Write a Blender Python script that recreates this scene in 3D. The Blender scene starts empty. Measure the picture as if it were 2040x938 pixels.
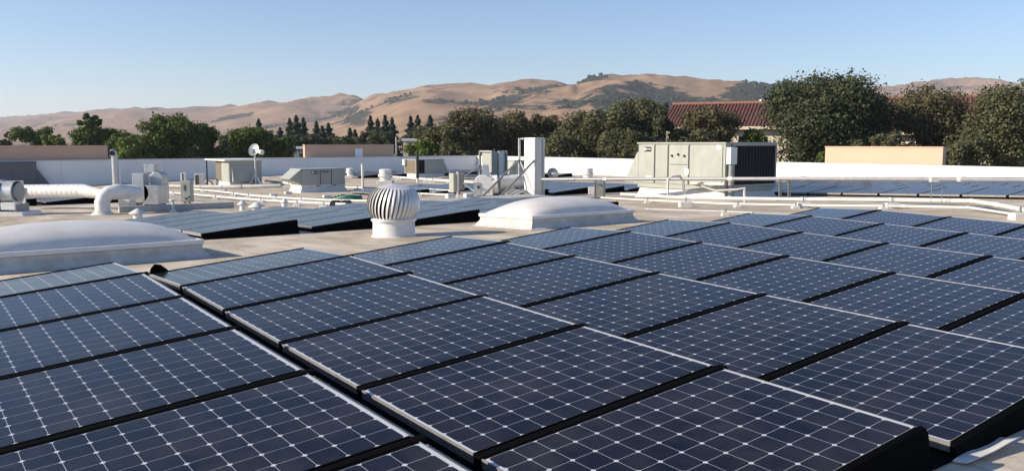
import bpy, bmesh, math, random
import numpy as np
from mathutils import Vector, Matrix, noise
random.seed(7); np.random.seed(7)
R = math.radians
sc = bpy.context.scene
COL = sc.collection

# ------------------------------------------------------------------ camera, sky, sun, exposure
F_PX, PITCH, EYE = 1677.85, 0.1092, 1.1755
cd = bpy.data.cameras.new('camera'); cam = bpy.data.objects.new('camera', cd); COL.objects.link(cam)
cd.sensor_width = 36; cd.lens = 36*F_PX/2040; cd.clip_start = .05; cd.clip_end = 40000
cam.location = (0, 0, EYE); cam.rotation_euler = (math.pi/2-PITCH, 0, 0)
sc.camera = cam
YAW, KN, KF, UR = -.9341, .0264, .035, 1.05          # roof: array heading, near slope, far slope, ridge
UX, UY = math.cos(YAW), math.sin(YAW)
U = Vector((UX, UY, 0)); V = Vector((-UY, UX, 0)); Z = Vector((0, 0, 1))
ORG = Vector((-3.4486, 7.9195, 0))
ROT = YAW + math.pi/2                                 # local x = V, local y = -U
SUN = (-.85*U - 1.92*V + Z).normalized()
world = bpy.data.worlds.new('World'); sc.world = world; world.use_nodes = True
wn = world.node_tree.nodes; wl = world.node_tree.links
bg = wn['Background']; sky = wn.new('ShaderNodeTexSky'); sky.sky_type = 'NISHITA'; sky.sun_disc = False
sky.sun_elevation = math.asin(SUN.z); sky.sun_rotation = math.atan2(SUN.x, SUN.y)
sky.altitude = 0; sky.air_density = 1.0; sky.dust_density = .1; sky.ozone_density = 3.4
tint = wn.new('ShaderNodeMix'); tint.data_type = 'RGBA'; tint.blend_type = 'MULTIPLY'; tint.inputs[0].default_value = 1; tint.inputs[7].default_value = (.96, .965, 1.06, 1)
wl.new(sky.outputs[0], tint.inputs[6]); wl.new(tint.outputs[2], bg.inputs[0]); bg.inputs[1].default_value = .098
sl = bpy.data.lights.new('sun', 'SUN'); sl.energy = 5.0; sl.angle = R(.5); sl.color = (1, .88, .72)
so = bpy.data.objects.new('sun', sl); COL.objects.link(so); so.rotation_euler = SUN.to_track_quat('Z', 'Y').to_euler()
so.location = (-30, -10, 30)
sc.view_settings.view_transform = 'Standard'; sc.view_settings.look = 'None'
sc.view_settings.exposure = 0.55; sc.view_settings.gamma = 1
sc.render.engine = 'CYCLES'
sc.cycles.volume_bounces = 1; sc.cycles.max_bounces = 8; sc.cycles.transparent_max_bounces = 8

# ------------------------------------------------------------------ helpers
cp, sp = math.cos(PITCH), math.sin(PITCH)
def ray(x, y):
    a, b = (x-1020)/F_PX, (468.95-y)/F_PX
    return Vector((a, cp+b*sp, -sp+b*cp))
def uv(p):
    q = Vector((p[0]-ORG.x, p[1]-ORG.y, 0)); return q.dot(U), q.dot(V)
def W3(u, v, z=0): return ORG + U*u + V*v + Z*z
def smooth(t): t = min(1, max(0, t)); return t*t*(3-2*t)
def rz(u, v):
    if u > UR: z = -.10-KN*u+.04*smooth((u-1.4)/2)
    elif u > -15.5: z = -.10-KN*UR-KF*(UR-u)
    elif u > -36: z = -.707+.015*(u+15.5)
    else: z = -1.0145
    return z-.03*max(0, 20-v)*smooth((-20-u)/25)
def on(x, y, off=0):
    d = ray(x, y); t = 2.
    def under(t):
        p = Vector((0, 0, EYE))+d*t; return p.z < rz(*uv(p))+off
    while t < 110 and not under(t): t += .25
    a, b = t-.25, t
    for _ in range(24):
        m = (a+b)/2
        if under(m): b = m
        else: a = m
    return Vector((0, 0, EYE))+d*b
def dep(x, y, Y):
    d = ray(x, y); return Vector((0, 0, EYE))+d*(Y/d.y)
def roofpt(u, v, h=0): return W3(u, v, rz(u, v)+h)

MATS = {}
def mat(name, col, rough=.6, metal=0., var=.0, scale=3., bump=0., bscale=40., spec=.5, col2=None, coat=0., trans=0., dirt=0.):
    if name in MATS: return MATS[name]
    m = bpy.data.materials.new(name); m.use_nodes = True; MATS[name] = m
    n = m.node_tree.nodes; l = m.node_tree.links; p = n['Principled BSDF']
    p.inputs['Roughness'].default_value = rough; p.inputs['Metallic'].default_value = metal
    p.inputs['Specular IOR Level'].default_value = spec; p.inputs['Base Color'].default_value = (*col, 1)
    if coat: p.inputs['Coat Weight'].default_value = coat; p.inputs['Coat Roughness'].default_value = .05
    tc = n.new('ShaderNodeTexCoord')
    if var or col2:
        nz = n.new('ShaderNodeTexNoise'); nz.inputs['Scale'].default_value = scale; nz.inputs['Detail'].default_value = 8; nz.inputs['Roughness'].default_value = .65
        l.new(tc.outputs['Object'], nz.inputs['Vector'])
        cr = n.new('ShaderNodeValToRGB'); cr.color_ramp.elements[0].position = .3; cr.color_ramp.elements[1].position = .7
        c2 = col2 or tuple(max(0, c*(1-var)) for c in col)
        cr.color_ramp.elements[0].color = (*c2, 1); cr.color_ramp.elements[1].color = (*[min(1, c*(1+var*.3)) for c in col], 1)
        l.new(nz.outputs['Fac'], cr.inputs['Fac']); l.new(cr.outputs['Color'], p.inputs['Base Color'])
        mr = n.new('ShaderNodeMapRange'); mr.inputs[3].default_value = max(.02, rough-.1); mr.inputs[4].default_value = min(1, rough+.12)
        l.new(nz.outputs['Fac'], mr.inputs[0]); l.new(mr.outputs[0], p.inputs['Roughness'])
    if bump:
        nb = n.new('ShaderNodeTexNoise'); nb.inputs['Scale'].default_value = bscale; nb.inputs['Detail'].default_value = 6
        l.new(tc.outputs['Object'], nb.inputs['Vector'])
        bp = n.new('ShaderNodeBump'); bp.inputs['Strength'].default_value = bump; bp.inputs['Distance'].default_value = .02
        l.new(nb.outputs['Fac'], bp.inputs['Height']); l.new(bp.outputs['Normal'], p.inputs['Normal'])
    return m

class MB:
    def __init__(s): s.v = []; s.f = []; s.m = []; s.mi = 0
    def add(s, vs, fs):
        b = len(s.v); s.v += [tuple(v) for v in vs]; s.f += [tuple(i+b for i in f) for f in fs]; s.m += [s.mi]*len(fs); return s
    def box(s, a, b):
        x0, y0, z0 = a; x1, y1, z1 = b
        return s.add([(x0,y0,z0),(x1,y0,z0),(x1,y1,z0),(x0,y1,z0),(x0,y0,z1),(x1,y0,z1),(x1,y1,z1),(x0,y1,z1)],
                     [(3,2,1,0),(4,5,6,7),(0,1,5,4),(1,2,6,5),(2,3,7,6),(3,0,4,7)])
    def hexa(s, p):   # eight corners: bottom four, top four
        return s.add(p, [(3,2,1,0),(4,5,6,7),(0,1,5,4),(1,2,6,5),(2,3,7,6),(3,0,4,7)])
    def prism(s, poly, axis, a, b):   # polygon in the two other axes, extruded along axis
        n = len(poly)
        def mk(p, t):
            return {'x': (t, p[0], p[1]), 'y': (p[0], t, p[1]), 'z': (p[0], p[1], t)}[axis]
        return s.add([mk(p, a) for p in poly]+[mk(p, b) for p in poly],
                     [tuple(range(n))[::-1], tuple(range(n, 2*n))]+[(i, (i+1) % n, n+(i+1) % n, n+i) for i in range(n)])
    def tube(s, pts, r, n=10, cap=True):
        pts = [Vector(p) for p in pts]; rs = r if isinstance(r, (list, tuple)) else [r]*len(pts)
        rings = []; ref = None
        for i, p in enumerate(pts):
            d = (pts[min(i+1, len(pts)-1)]-pts[max(i-1, 0)]).normalized()
            if ref is None: ref = Vector((0, 0, 1)) if abs(d.z) < .9 else Vector((1, 0, 0))
            a = d.cross(ref).normalized(); b = a.cross(d).normalized(); ref = b
            k = 1.
            if 0 < i < len(pts)-1:
                c = (pts[i]-pts[i-1]).normalized().dot((pts[i+1]-pts[i]).normalized()); k = 1/max(.5, math.sqrt((1+c)/2))
            rings.append([p+(a*math.cos(t)+b*math.sin(t))*rs[i]*(1+(k-1)*.6) for t in [2*math.pi*j/n for j in range(n)]])
        vs = [v for g in rings for v in g]
        fs = [(i*n+j, i*n+(j+1) % n, (i+1)*n+(j+1) % n, (i+1)*n+j) for i in range(len(pts)-1) for j in range(n)]
        if cap: fs += [tuple(range(n))[::-1], tuple((len(pts)-1)*n+j for j in range(n))]
        return s.add(vs, fs)
    def lathe(s, prof, n=24, c=(0, 0, 0)):
        vs = [(c[0]+r*math.cos(2*math.pi*j/n), c[1]+r*math.sin(2*math.pi*j/n), c[2]+z) for r, z in prof for j in range(n)]
        fs = [(i*n+j, i*n+(j+1) % n, (i+1)*n+(j+1) % n, (i+1)*n+j) for i in range(len(prof)-1) for j in range(n)]
        fs += [tuple(range(n))[::-1], tuple((len(prof)-1)*n+j for j in range(n))]
        return s.add(vs, fs)
    def mesh(s, name, mats, smooth=False, inv=None):
        me = bpy.data.meshes.new(name)
        vs = [inv @ Vector(v) for v in s.v] if inv is not None else s.v
        me.from_pydata(vs, [], s.f)
        for m in (mats if isinstance(mats, (list, tuple)) else [mats]): me.materials.append(m)
        if max(s.m, default=0): me.polygons.foreach_set('material_index', s.m)
        bm = bmesh.new(); bm.from_mesh(me); bmesh.ops.recalc_face_normals(bm, faces=bm.faces); bm.to_mesh(me); bm.free()
        if smooth:
            me.polygons.foreach_set('use_smooth', [True]*len(me.polygons))
            me.set_sharp_from_angle(angle=R(38))
        return me
def link(name, me, parent=None, label=None):
    o = bpy.data.objects.new(name, me); COL.objects.link(o)
    if parent is not None: o.parent = parent
    if label: o['label'] = label
    return o
def bevel(o, w=.01, seg=2):
    b = o.modifiers.new('bevel', 'BEVEL'); b.width = w; b.segments = seg; b.limit_method = 'ANGLE'; b.angle_limit = R(40); return o
def part(name, mb, m, parent, smooth=False, bev=0, label=None, inv=None):
    o = link(name, mb.mesh(name, m, smooth, inv), parent, label)
    if bev: bevel(o, bev)
    return o
def tag(o, label, cat, group=None):
    o['label'] = label; o['category'] = cat
    if group: o['group'] = group
    return o
def thing(name, label, cat, loc, rot=ROT, group=None):
    o = bpy.data.objects.new(name, None); COL.objects.link(o); o.location = loc; o.rotation_euler = (0, 0, rot); o.empty_display_size = .1
    return tag(o, label, cat, group)
def solo(name, mb, m, label, cat, loc=(0, 0, 0), rot=0, group=None, smooth=False, bev=0):
    o = part(name, mb, m, None, smooth, bev); o.location = loc; o.rotation_euler = (0, 0, rot); return tag(o, label, cat, group)
def structure(name, mb, m, smooth=False):
    o = part(name, mb, m, None, smooth); o['kind'] = 'structure'; return o
B = lambda a, b: MB().box(a, b)
ORD = ['first', 'second', 'third', 'fourth', 'fifth', 'sixth', 'seventh', 'eighth', 'ninth', 'tenth', 'eleventh', 'twelfth', 'thirteenth', 'fourteenth', 'fifteenth', 'sixteenth', 'seventeenth', 'eighteenth']

# ------------------------------------------------------------------ materials
def roof_material():
    m = bpy.data.materials.new('roof_membrane'); m.use_nodes = True
    n = m.node_tree.nodes; l = m.node_tree.links; p = n['Principled BSDF']; tc = n.new('ShaderNodeTexCoord')
    mp = n.new('ShaderNodeMapping'); mp.inputs['Rotation'].default_value = (0, 0, -ROT); l.new(tc.outputs['Object'], mp.inputs['Vector'])
    def nz(scale, det=8, rough=.6, sx=1, sy=1):
        a = n.new('ShaderNodeTexNoise'); a.inputs['Scale'].default_value = scale; a.inputs['Detail'].default_value = det; a.inputs['Roughness'].default_value = rough
        b = n.new('ShaderNodeMapping'); b.inputs['Scale'].default_value = (sx, sy, 1); l.new(mp.outputs[0], b.inputs[0]); l.new(b.outputs[0], a.inputs[0]); return a
    def ramp(src, p0, p1, c0, c1):
        r = n.new('ShaderNodeValToRGB'); r.color_ramp.elements[0].position = p0; r.color_ramp.elements[1].position = p1
        r.color_ramp.elements[0].color = (*c0, 1); r.color_ramp.elements[1].color = (*c1, 1); l.new(src, r.inputs[0]); return r
    a = ramp(nz(.55, 10, .62).outputs[0], .32, .68, (.48, .415, .33), (.72, .65, .545))
    b = ramp(nz(1.6, 10, .7, 1, .35).outputs[0], .35, .6, (.54, .48, .40), (1, 1, 1))
    c = ramp(nz(26, 4, .7).outputs[0], .3, .7, (.86, .85, .83), (1.04, 1.03, 1.02))
    def mul(x, y, f=1.):
        q = n.new('ShaderNodeMix'); q.data_type = 'RGBA'; q.blend_type = 'MULTIPLY'; q.inputs[0].default_value = f; l.new(x, q.inputs[6]); l.new(y, q.inputs[7]); return q.outputs[2]
    col = mul(mul(a.outputs[0], b.outputs[0], .9), c.outputs[0])
    # lapped seams of the membrane sheets, every 1.9 m
    sx = n.new('ShaderNodeSeparateXYZ'); l.new(mp.outputs[0], sx.inputs[0])
    def math_(op, x, y):
        q = n.new('ShaderNodeMath'); q.operation = op
        for i, w in enumerate((x, y)):
            if isinstance(w, (int, float)): q.inputs[i].default_value = w
            else: l.new(w, q.inputs[i])
        return q.outputs[0]
    wob = math_('MULTIPLY', nz(.8, 3).outputs[0], .12)
    fr = math_('FRACT', math_('DIVIDE', math_('ADD', sx.outputs[0], wob), 1.9), 0)
    seam = math_('LESS_THAN', fr, .02)
    q = n.new('ShaderNodeMix'); q.data_type = 'RGBA'; l.new(math_('MULTIPLY', seam, .45), q.inputs[0]); l.new(col, q.inputs[6]); q.inputs[7].default_value = (.30, .27, .23, 1)
    l.new(q.outputs[2], p.inputs['Base Color']); p.inputs['Roughness'].default_value = .8; p.inputs['Specular IOR Level'].default_value = .25
    bp = n.new('ShaderNodeBump'); bp.inputs['Strength'].default_value = .5; bp.inputs['Distance'].default_value = .03
    l.new(math_('ADD', nz(3, 10, .7).outputs[0], math_('MULTIPLY', seam, .3)), bp.inputs['Height']); l.new(bp.outputs[0], p.inputs['Normal'])
    return m
M_ROOF = roof_material()
M_WALL = mat('white_parapet_paint', (.80, .80, .79), .8, var=.10, scale=.5, bump=.15, bscale=8)
M_COPING = mat('coping_metal', (.62, .62, .62), .5, var=.1)
M_TAN = mat('tan_stucco', (.60, .395, .285), .9, var=.08, scale=.7, bump=.2, bscale=30)
M_WHITE = mat('white_coated_metal', (.74, .73, .70), .55, var=.14, scale=4)
M_WPIPE = mat('white_painted_pipe', (.68, .655, .60), .6, var=.18, scale=3)
M_CREAM = mat('cream_cabinet_paint', (.37, .385, .335), .5, var=.16, scale=2.2)
M_GREYCAB = mat('grey_cabinet_paint', (.36, .37, .33), .5, var=.1, scale=1.5)
M_GALV = mat('galvanised_steel', (.55, .56, .57), .42, metal=.75, var=.22, scale=6)
M_CONDUIT = mat('weathered_conduit', (.30, .30, .31), .5, metal=.3, var=.2, scale=5)
M_STEEL = mat('dull_steel', (.30, .30, .30), .5, metal=.6, var=.2, scale=8)
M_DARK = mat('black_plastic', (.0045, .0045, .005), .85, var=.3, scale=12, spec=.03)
M_COIL = mat('black_coil_mesh', (.012, .012, .012), .7, bump=.4, bscale=300, spec=.2)
M_BROWN = mat('brown_coil_fins', (.16, .13, .09), .7, bump=.4, bscale=200)
M_SEAM = mat('dark_panel_joint', (.07, .07, .065), .7)
M_FRAME = mat('anodised_frame', (.33, .31, .285), .5, metal=.35, var=.35, scale=9)
M_PLATEW = mat('plate_white', (.8, .8, .8), .5)
M_RUBBER = mat('black_rubber', (.02, .02, .02), .7)
M_GREEN = mat('green_hose', (.02, .16, .12), .5, var=.3, scale=30)
M_DOME = mat('white_acrylic_dome', (.68, .65, .61), .38, var=.16, scale=2.5, bump=.08, bscale=25)
M_CURB = mat('skylight_curb_membrane', (.56, .54, .50), .7, var=.3, scale=5, bump=.3, bscale=14)
M_FLASH = mat('flashing_grey', (.45, .44, .43), .7, var=.25, scale=3)

def panel_dust(m):
    n = m.node_tree.nodes; l = m.node_tree.links; p = n['Principled BSDF']
    return n, l, p
def cell_material():
    m = bpy.data.materials.new('solar_cell'); m.use_nodes = True; n, l, p = panel_dust(m)
    oi = n.new('ShaderNodeObjectInfo'); cr = n.new('ShaderNodeValToRGB')
    cr.color_ramp.elements[0].color = (.005, .0062, .013, 1); cr.color_ramp.elements[1].color = (.009, .0105, .0195, 1); l.new(oi.outputs['Random'], cr.inputs[0])
    geo = n.new('ShaderNodeNewGeometry'); nz = n.new('ShaderNodeTexNoise'); nz.inputs['Scale'].default_value = 2.2; nz.inputs['Detail'].default_value = 9; nz.inputs['Roughness'].default_value = .7
    l.new(geo.outputs['Position'], nz.inputs[0])
    mr = n.new('ShaderNodeMapRange'); mr.inputs[1].default_value = .42; mr.inputs[2].default_value = .8; mr.inputs[3].default_value = .0; mr.inputs[4].default_value = .10; l.new(nz.outputs[0], mr.inputs[0])
    mx = n.new('ShaderNodeMix'); mx.data_type = 'RGBA'; l.new(mr.outputs[0], mx.inputs[0]); l.new(cr.outputs[0], mx.inputs[6]); mx.inputs[7].default_value = (.33, .27, .21, 1)
    l.new(mx.outputs[2], p.inputs['Base Color']); p.inputs['Roughness'].default_value = .16; p.inputs['Specular IOR Level'].default_value = .13
    m2 = n.new('ShaderNodeMapRange'); m2.inputs[1].default_value = .3; m2.inputs[2].default_value = .75; m2.inputs[3].default_value = .11; m2.inputs[4].default_value = .24; l.new(nz.outputs[0], m2.inputs[0]); l.new(m2.outputs[0], p.inputs['Roughness'])
    return m
M_CELL = cell_material()
M_BACK = mat('white_backsheet', (.54, .56, .60), .22, var=.12, scale=3)
def far_laminate():
    m = bpy.data.materials.new('solar_laminate_far'); m.use_nodes = True; n, l, p = panel_dust(m)
    tc = n.new('ShaderNodeTexCoord'); s = n.new('ShaderNodeSeparateXYZ'); l.new(tc.outputs['Object'], s.inputs[0])
    def mt(op, x, y):
        q = n.new('ShaderNodeMath'); q.operation = op
        for i, w in enumerate((x, y)):
            if isinstance(w, (int, float)): q.inputs[i].default_value = w
            else: l.new(w, q.inputs[i])
        return q.outputs[0]
    ax = mt('ABSOLUTE', mt('SUBTRACT', mt('FRACT', mt('DIVIDE', mt('SUBTRACT', s.outputs[0], .022), .12625), 0), .5), 0)
    ay = mt('ABSOLUTE', mt('SUBTRACT', mt('FRACT', mt('DIVIDE', mt('ADD', s.outputs[1], .018), -.12625), 0), .5), 0)
    w = mt('MAXIMUM', mt('GREATER_THAN', mt('MAXIMUM', ax, ay), .488), mt('GREATER_THAN', mt('ADD', ax, ay), .89))
    mx = n.new('ShaderNodeMix'); mx.data_type = 'RGBA'; l.new(w, mx.inputs[0]); mx.inputs[6].default_value = (.011, .014, .026, 1); mx.inputs[7].default_value = (.5, .52, .55, 1)
    l.new(mx.outputs[2], p.inputs['Base Color']); p.inputs['Roughness'].default_value = .22; p.inputs['Specular IOR Level'].default_value = .18
    return m
M_LAMF = far_laminate()

# ------------------------------------------------------------------ ground and roof
M_GROUND = mat('dry_ground', (.16, .145, .10), .95, var=.35, scale=.004)
g = MB(); ng = 24
g.add([(-14000, -600, -7), (14000, -600, -7), (14000, 16000, -7), (-14000, 16000, -7)], [(0, 1, 2, 3)])
structure('ground', g, M_GROUND)
us = sorted(set([1.4, 1.9, 2.4, 2.9, 3.4, -48.2, -45, -40, -36, -30, -26, -22, -19, -15.5, -12, -8, -4, UR, 3, 6, 9, 14, 20, 26]))
vs_ = list(np.arange(-34, 36.5, 3.05))+[36.35]
rm = MB(); nv = len(vs_)
rm.add([W3(u, v, rz(u, v)) for u in us for v in vs_], [(i*nv+j, i*nv+j+1, (i+1)*nv+j+1, (i+1)*nv+j) for i in range(len(us)-1) for j in range(nv-1)])
structure('roof', rm, M_ROOF)
# body of the building under the roof
bw = MB()
cs = [(-48.6, -34), (-48.6, 36.8), (26, 36.8), (26, -34)]
bw.add([W3(u, v, z) for z in (-7, -2.1) for u, v in cs], [(0, 1, 5, 4), (1, 2, 6, 5), (2, 3, 7, 6), (3, 0, 4, 7)])
structure('building_base', bw, M_TAN)

# ------------------------------------------------------------------ parapet walls
WT = EYE-1.01
def wall(label, u0, v0, u1, v1, th, top=WT):
    t = thing('parapet_wall', label, 'wall', W3(0, 0), ROT)
    inv = Matrix.LocRotScale(W3(0, 0), Matrix.Rotation(ROT, 3, 'Z'), None).inverted()
    m = MB(); c = [(u0, v0), (u1, v0), (u1, v1), (u0, v1)]
    m.hexa([W3(u, v, -2.4) for u, v in c]+[W3(u, v, top-.06) for u, v in c]); part('wall_face', m, M_WALL, t, inv=inv)
    e = .025; c = [(u0-e, v0-e), (u1+e, v0-e), (u1+e, v1+e), (u0-e, v1+e)]
    m = MB(); m.hexa([W3(u, v, top-.06) for u, v in c]+[W3(u, v, top) for u, v in c]); part('coping', m, M_COPING, t, inv=inv)
    if u1-u0 > 1:
        for i in range(12): a = u0+5+i*5.7; part('wall_joint', MB().hexa([W3(q, v0-w, z) for z in (-2.3, top-.07) for q, w in ((a, .002), (a+.025, .002), (a+.025, -.01), (a, -.01))]), M_COPING, t, inv=inv)
    else:
        for i in range(11): a = v0+5+i*5.9; part('wall_joint', MB().hexa([W3(u1+w, q, z) for z in (-2.3, top-.07) for q, w in ((a, .002), (a+.025, .002), (a+.025, -.01), (a, -.01))]), M_COPING, t, inv=inv)
    return t
wall('long white parapet wall in shade running to the corner at the left', -48.5, -34, -48.2, 36.37, .3)
wall('bright sunlit white parapet wall running right behind the big cream rooftop unit', -48.5, 36.4, 26, 36.7, .3)
def screen(label, px0, px1, ytop, ybot, face):
    # raised stucco panel standing right behind the parapet
    def hit(px):
        d = ray(px, 330); d = Vector((d.x, d.y, 0)); o = Vector((0, 0, 0))
        if face == 'left': t = (W3(-48.65, 0)-o).dot(U)/d.dot(U)
        else: t = (W3(0, 36.85)-o).dot(V)/d.dot(V)
        return d*t
    a, b = hit(px0), hit(px1)
    z1 = dep((px0+px1)/2, ytop, (a.y+b.y)/2).z
    t = thing('parapet_screen', label, 'wall', Vector((a.x, a.y, 0)), math.atan2(b.y-a.y, b.x-a.x))
    L = (b-a).length; dr = 1 if face == 'left' else 1
    part('stucco_face', B((0, .0, -1.5), (L, .3*dr, z1-.05)), M_TAN, t); part('cap', B((-.02, -.03, z1-.05), (L+.02, .33, z1)), M_TAN, t)
    return t, a, b, z1
screen('tan stucco parapet screen in shade at the far left above the white wall', -160, 216, 290, 322, 'left')
st, sa, sb, sz = screen('tan stucco parapet screen with a small white box on it behind the small units', 608, 785, 288, 312, 'left')
part('sign_box', B(((sb-sa).length*.54, -.12, sz-.95), ((sb-sa).length*.625, -.03, sz-.28)), M_PLATEW, st)
screen('peach stucco parapet screen in full sun at the far right', 1643, 1877, 292, 330, 'right')

# ------------------------------------------------------------------ solar panels
PW, PD, TV, PP, CW, GAPL = 1.559, 1.046, .0893, 1.1172, 1.8531, .292
def cell_mesh():
    c, h, k = .1241/2, .0002, .0118; d = .1257/2
    pts = [(-c+k, -d), (c-k, -d), (c, -d+k), (c, d-k), (c-k, d), (-c+k, d), (-c, d-k), (-c, -d+k)]
    return MB().prism(pts, 'z', -.001, h).mesh('solar_cell', M_CELL)
ME_CELL = cell_mesh()
def frame_mesh():
    m = MB(); w, t, q = .006, .046, .0095
    m.box((0, -PD, -t), (w, 0, 0)); m.box((PW-w, -PD, -t), (PW, 0, 0)); m.mi = 1; m.box((w, -q, -t), (PW-w, 0, 0)); m.box((w, -PD, -t), (PW-w, -PD+q, 0))
    return m.mesh('frame', [M_FRAME, M_DARK])
ME_FRAME = frame_mesh()
ME_LAM = B((.006, -PD+.0095, -.012), (PW-.006, -.0095, -.0016)).mesh('laminate', M_BACK)
ME_FARP = None
def panel_matrix(u_far, v0, z_far, slope):
    # slope: rise per metre of +U
    a = math.atan(slope); Ud = U*math.cos(a)+Z*math.sin(a)
    X = V*math.cos(TV)+Z*math.sin(TV); Y = -Ud; N = X.cross(Y).normalized(); Y = N.cross(X)
    m = Matrix.Identity(4)
    for i, c in enumerate((X, Y, N, W3(u_far, v0, z_far))):
        for j in range(3): m[j][i] = c[j]
    return m
CLR = .10
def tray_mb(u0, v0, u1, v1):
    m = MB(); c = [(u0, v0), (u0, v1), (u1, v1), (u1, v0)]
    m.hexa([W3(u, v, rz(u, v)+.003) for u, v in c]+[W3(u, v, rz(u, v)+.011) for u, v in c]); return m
COLS = {'L': -GAPL-PW, 'A': 0., 'B': CW, 'C': 2*CW, 'D': 3*CW, 'E': 4*CW, 'F': 5*CW}
CNAME = {'L': 'column left of the wide dark gap', 'A': 'first column right of the wide dark gap', 'B': 'second column right of the wide dark gap', 'C': 'third column right of the gap',
         'D': 'fourth column right of the gap', 'E': 'fifth column right of the gap', 'F': 'last column at the far right edge'}
RNAME = ['row at the roof ridge', 'second row from the ridge', 'third row from the ridge', 'fourth row from the ridge', 'fifth row from the ridge', 'nearest row']
def in_view(u, v, z=0):
    q = W3(u, v, z)-Vector((0, 0, EYE)); d = q.y*cp-q.z*sp
    if d < .3: return False
    x = 1020+F_PX*q.x/d; y = 468.95-F_PX*(q.y*sp+q.z*cp)/d
    return -60 < x < 2100 and y < 1000
def cells(lam):
    for j in range(8):
        for i in range(12):
            o = bpy.data.objects.new('solar_cell', ME_CELL); COL.objects.link(o); o.parent = lam
            o.location = (.022+.12625*(i+.5), -(.0116+.12785*(j+.5)), -.0016)
for c, v0 in COLS.items():
    for r in range(6):
        uH = r*PP+PD; uL = r*PP
        if r == 0: uL = PD-PD*math.cos(math.atan(KF)); zf = -KN*PD-PD*KF; sl_ = KF
        else: zf = -KN*uL; sl_ = -KN
        if not any(in_view(uL+(uH-uL)*a, v0+PW*b, zf) for a in (0, .25, .5, .75, 1) for b in (0, .25, .5, .75, 1)): continue
        lab = f'solar panel, {RNAME[r]}, {CNAME[c]}'
        t = tag(bpy.data.objects.new('solar_panel', None), lab, 'solar panel', 'solar panels of the near array'); COL.objects.link(t)
        M = panel_matrix(uL, v0, zf, sl_)
        jit = Matrix.Rotation(random.uniform(-.0025, .0025), 4, 'X') @ Matrix.Rotation(random.uniform(-.002, .002), 4, 'Y')
        t.matrix_basis = M @ jit; t.empty_display_size = .1
        link('frame', ME_FRAME, t); lam = link('laminate', ME_LAM, t); cells(lam)
        inv = (M @ jit).inverted()
        right = v0+(CW if c != 'F' else PW+.06)
        if c == 'L': right = v0+PW+GAPL
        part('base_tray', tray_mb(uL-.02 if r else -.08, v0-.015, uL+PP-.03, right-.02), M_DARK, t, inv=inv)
        if c == 'L':   # lip of the rail beside the wide gap
            part('side_rail', B((PW+.003, -PD-.06, -.06), (PW+.034, .0, -.022)), M_FRAME, t)
        if c == 'A':   # clips and cable in the wide gap
            for yy in (-.16, -.21, -.80): part('clip', B((-.075, yy, -.075), (-.04, yy+.035, -.045)), M_STEEL, t)
            part('cable', MB().tube([(-.05, 0, -.085), (-.09, -.3, -.075), (-.05, -.7, -.09), (-.07, -PD, -.08)], .008, 6), M_RUBBER, t, True)
        if r < 5:   # black rail that fills the joint to the next row
            x1 = PW+.045
            part('rail', MB().prism([(-PD-.004, -.006), (-PD-.012, .0), (-PD-.05, -.002), (-PD-.062, -.012), (-PD-.062, -.07), (-PD-.004, -.07)], 'x', .0, x1), M_DARK, t, bev=.004)
        else:       # tall black deflector that closes the array
            m = MB(); a = uH+.004
            for (ua, va, za) in (): pass
            def top(x): return -KN*a+math.sin(TV)*x
            xs = [-.01, PW*.5, PW-.02, PW+.02, PW+.045, PW+.05]; dz = [0.004, .004, .006, .0, -.03, -.10]
            vsx = []
            for x, e in zip(xs, dz):
                vv = v0+x; zt = top(x)+e; zb = rz(a, vv)+.004 if x < PW+.01 else top(x)-.17
                vsx += [W3(a, vv, zt), W3(a+.02, vv, zt-.008), W3(a+.035, vv, zb), W3(a, vv, zb)]
            n_ = len(xs); m.add(vsx, [(4*i+k, 4*i+(k+1) % 4, 4*i+4+(k+1) % 4, 4*i+4+k) for i in range(n_-1) for k in range(4)]+[(0, 1, 2, 3), (4*n_-4, 4*n_-3, 4*n_-2, 4*n_-1)])
            part('deflector', m, M_DARK, t, inv=inv)
        if r == 0:
            part('edge_lip', B((-.0, .002, -.06), (PW, .018, .004)), M_DARK, t)
            # rounded end of the deflector at the far corner
            part('end_cap', MB().prism([(.0, -.06), (.10, -.06), (.095, .0), (.07, .035), (.04, .045), (.015, .03)], 'y', .004, .03) if c != 'A' else
                 MB().prism([(-.02, -.09), (.20, -.03), (.17, .02), (.12, .07), (.07, .085), (.03, .05), (.0, -.02)], 'y', .02, .045), M_DARK, t)

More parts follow.
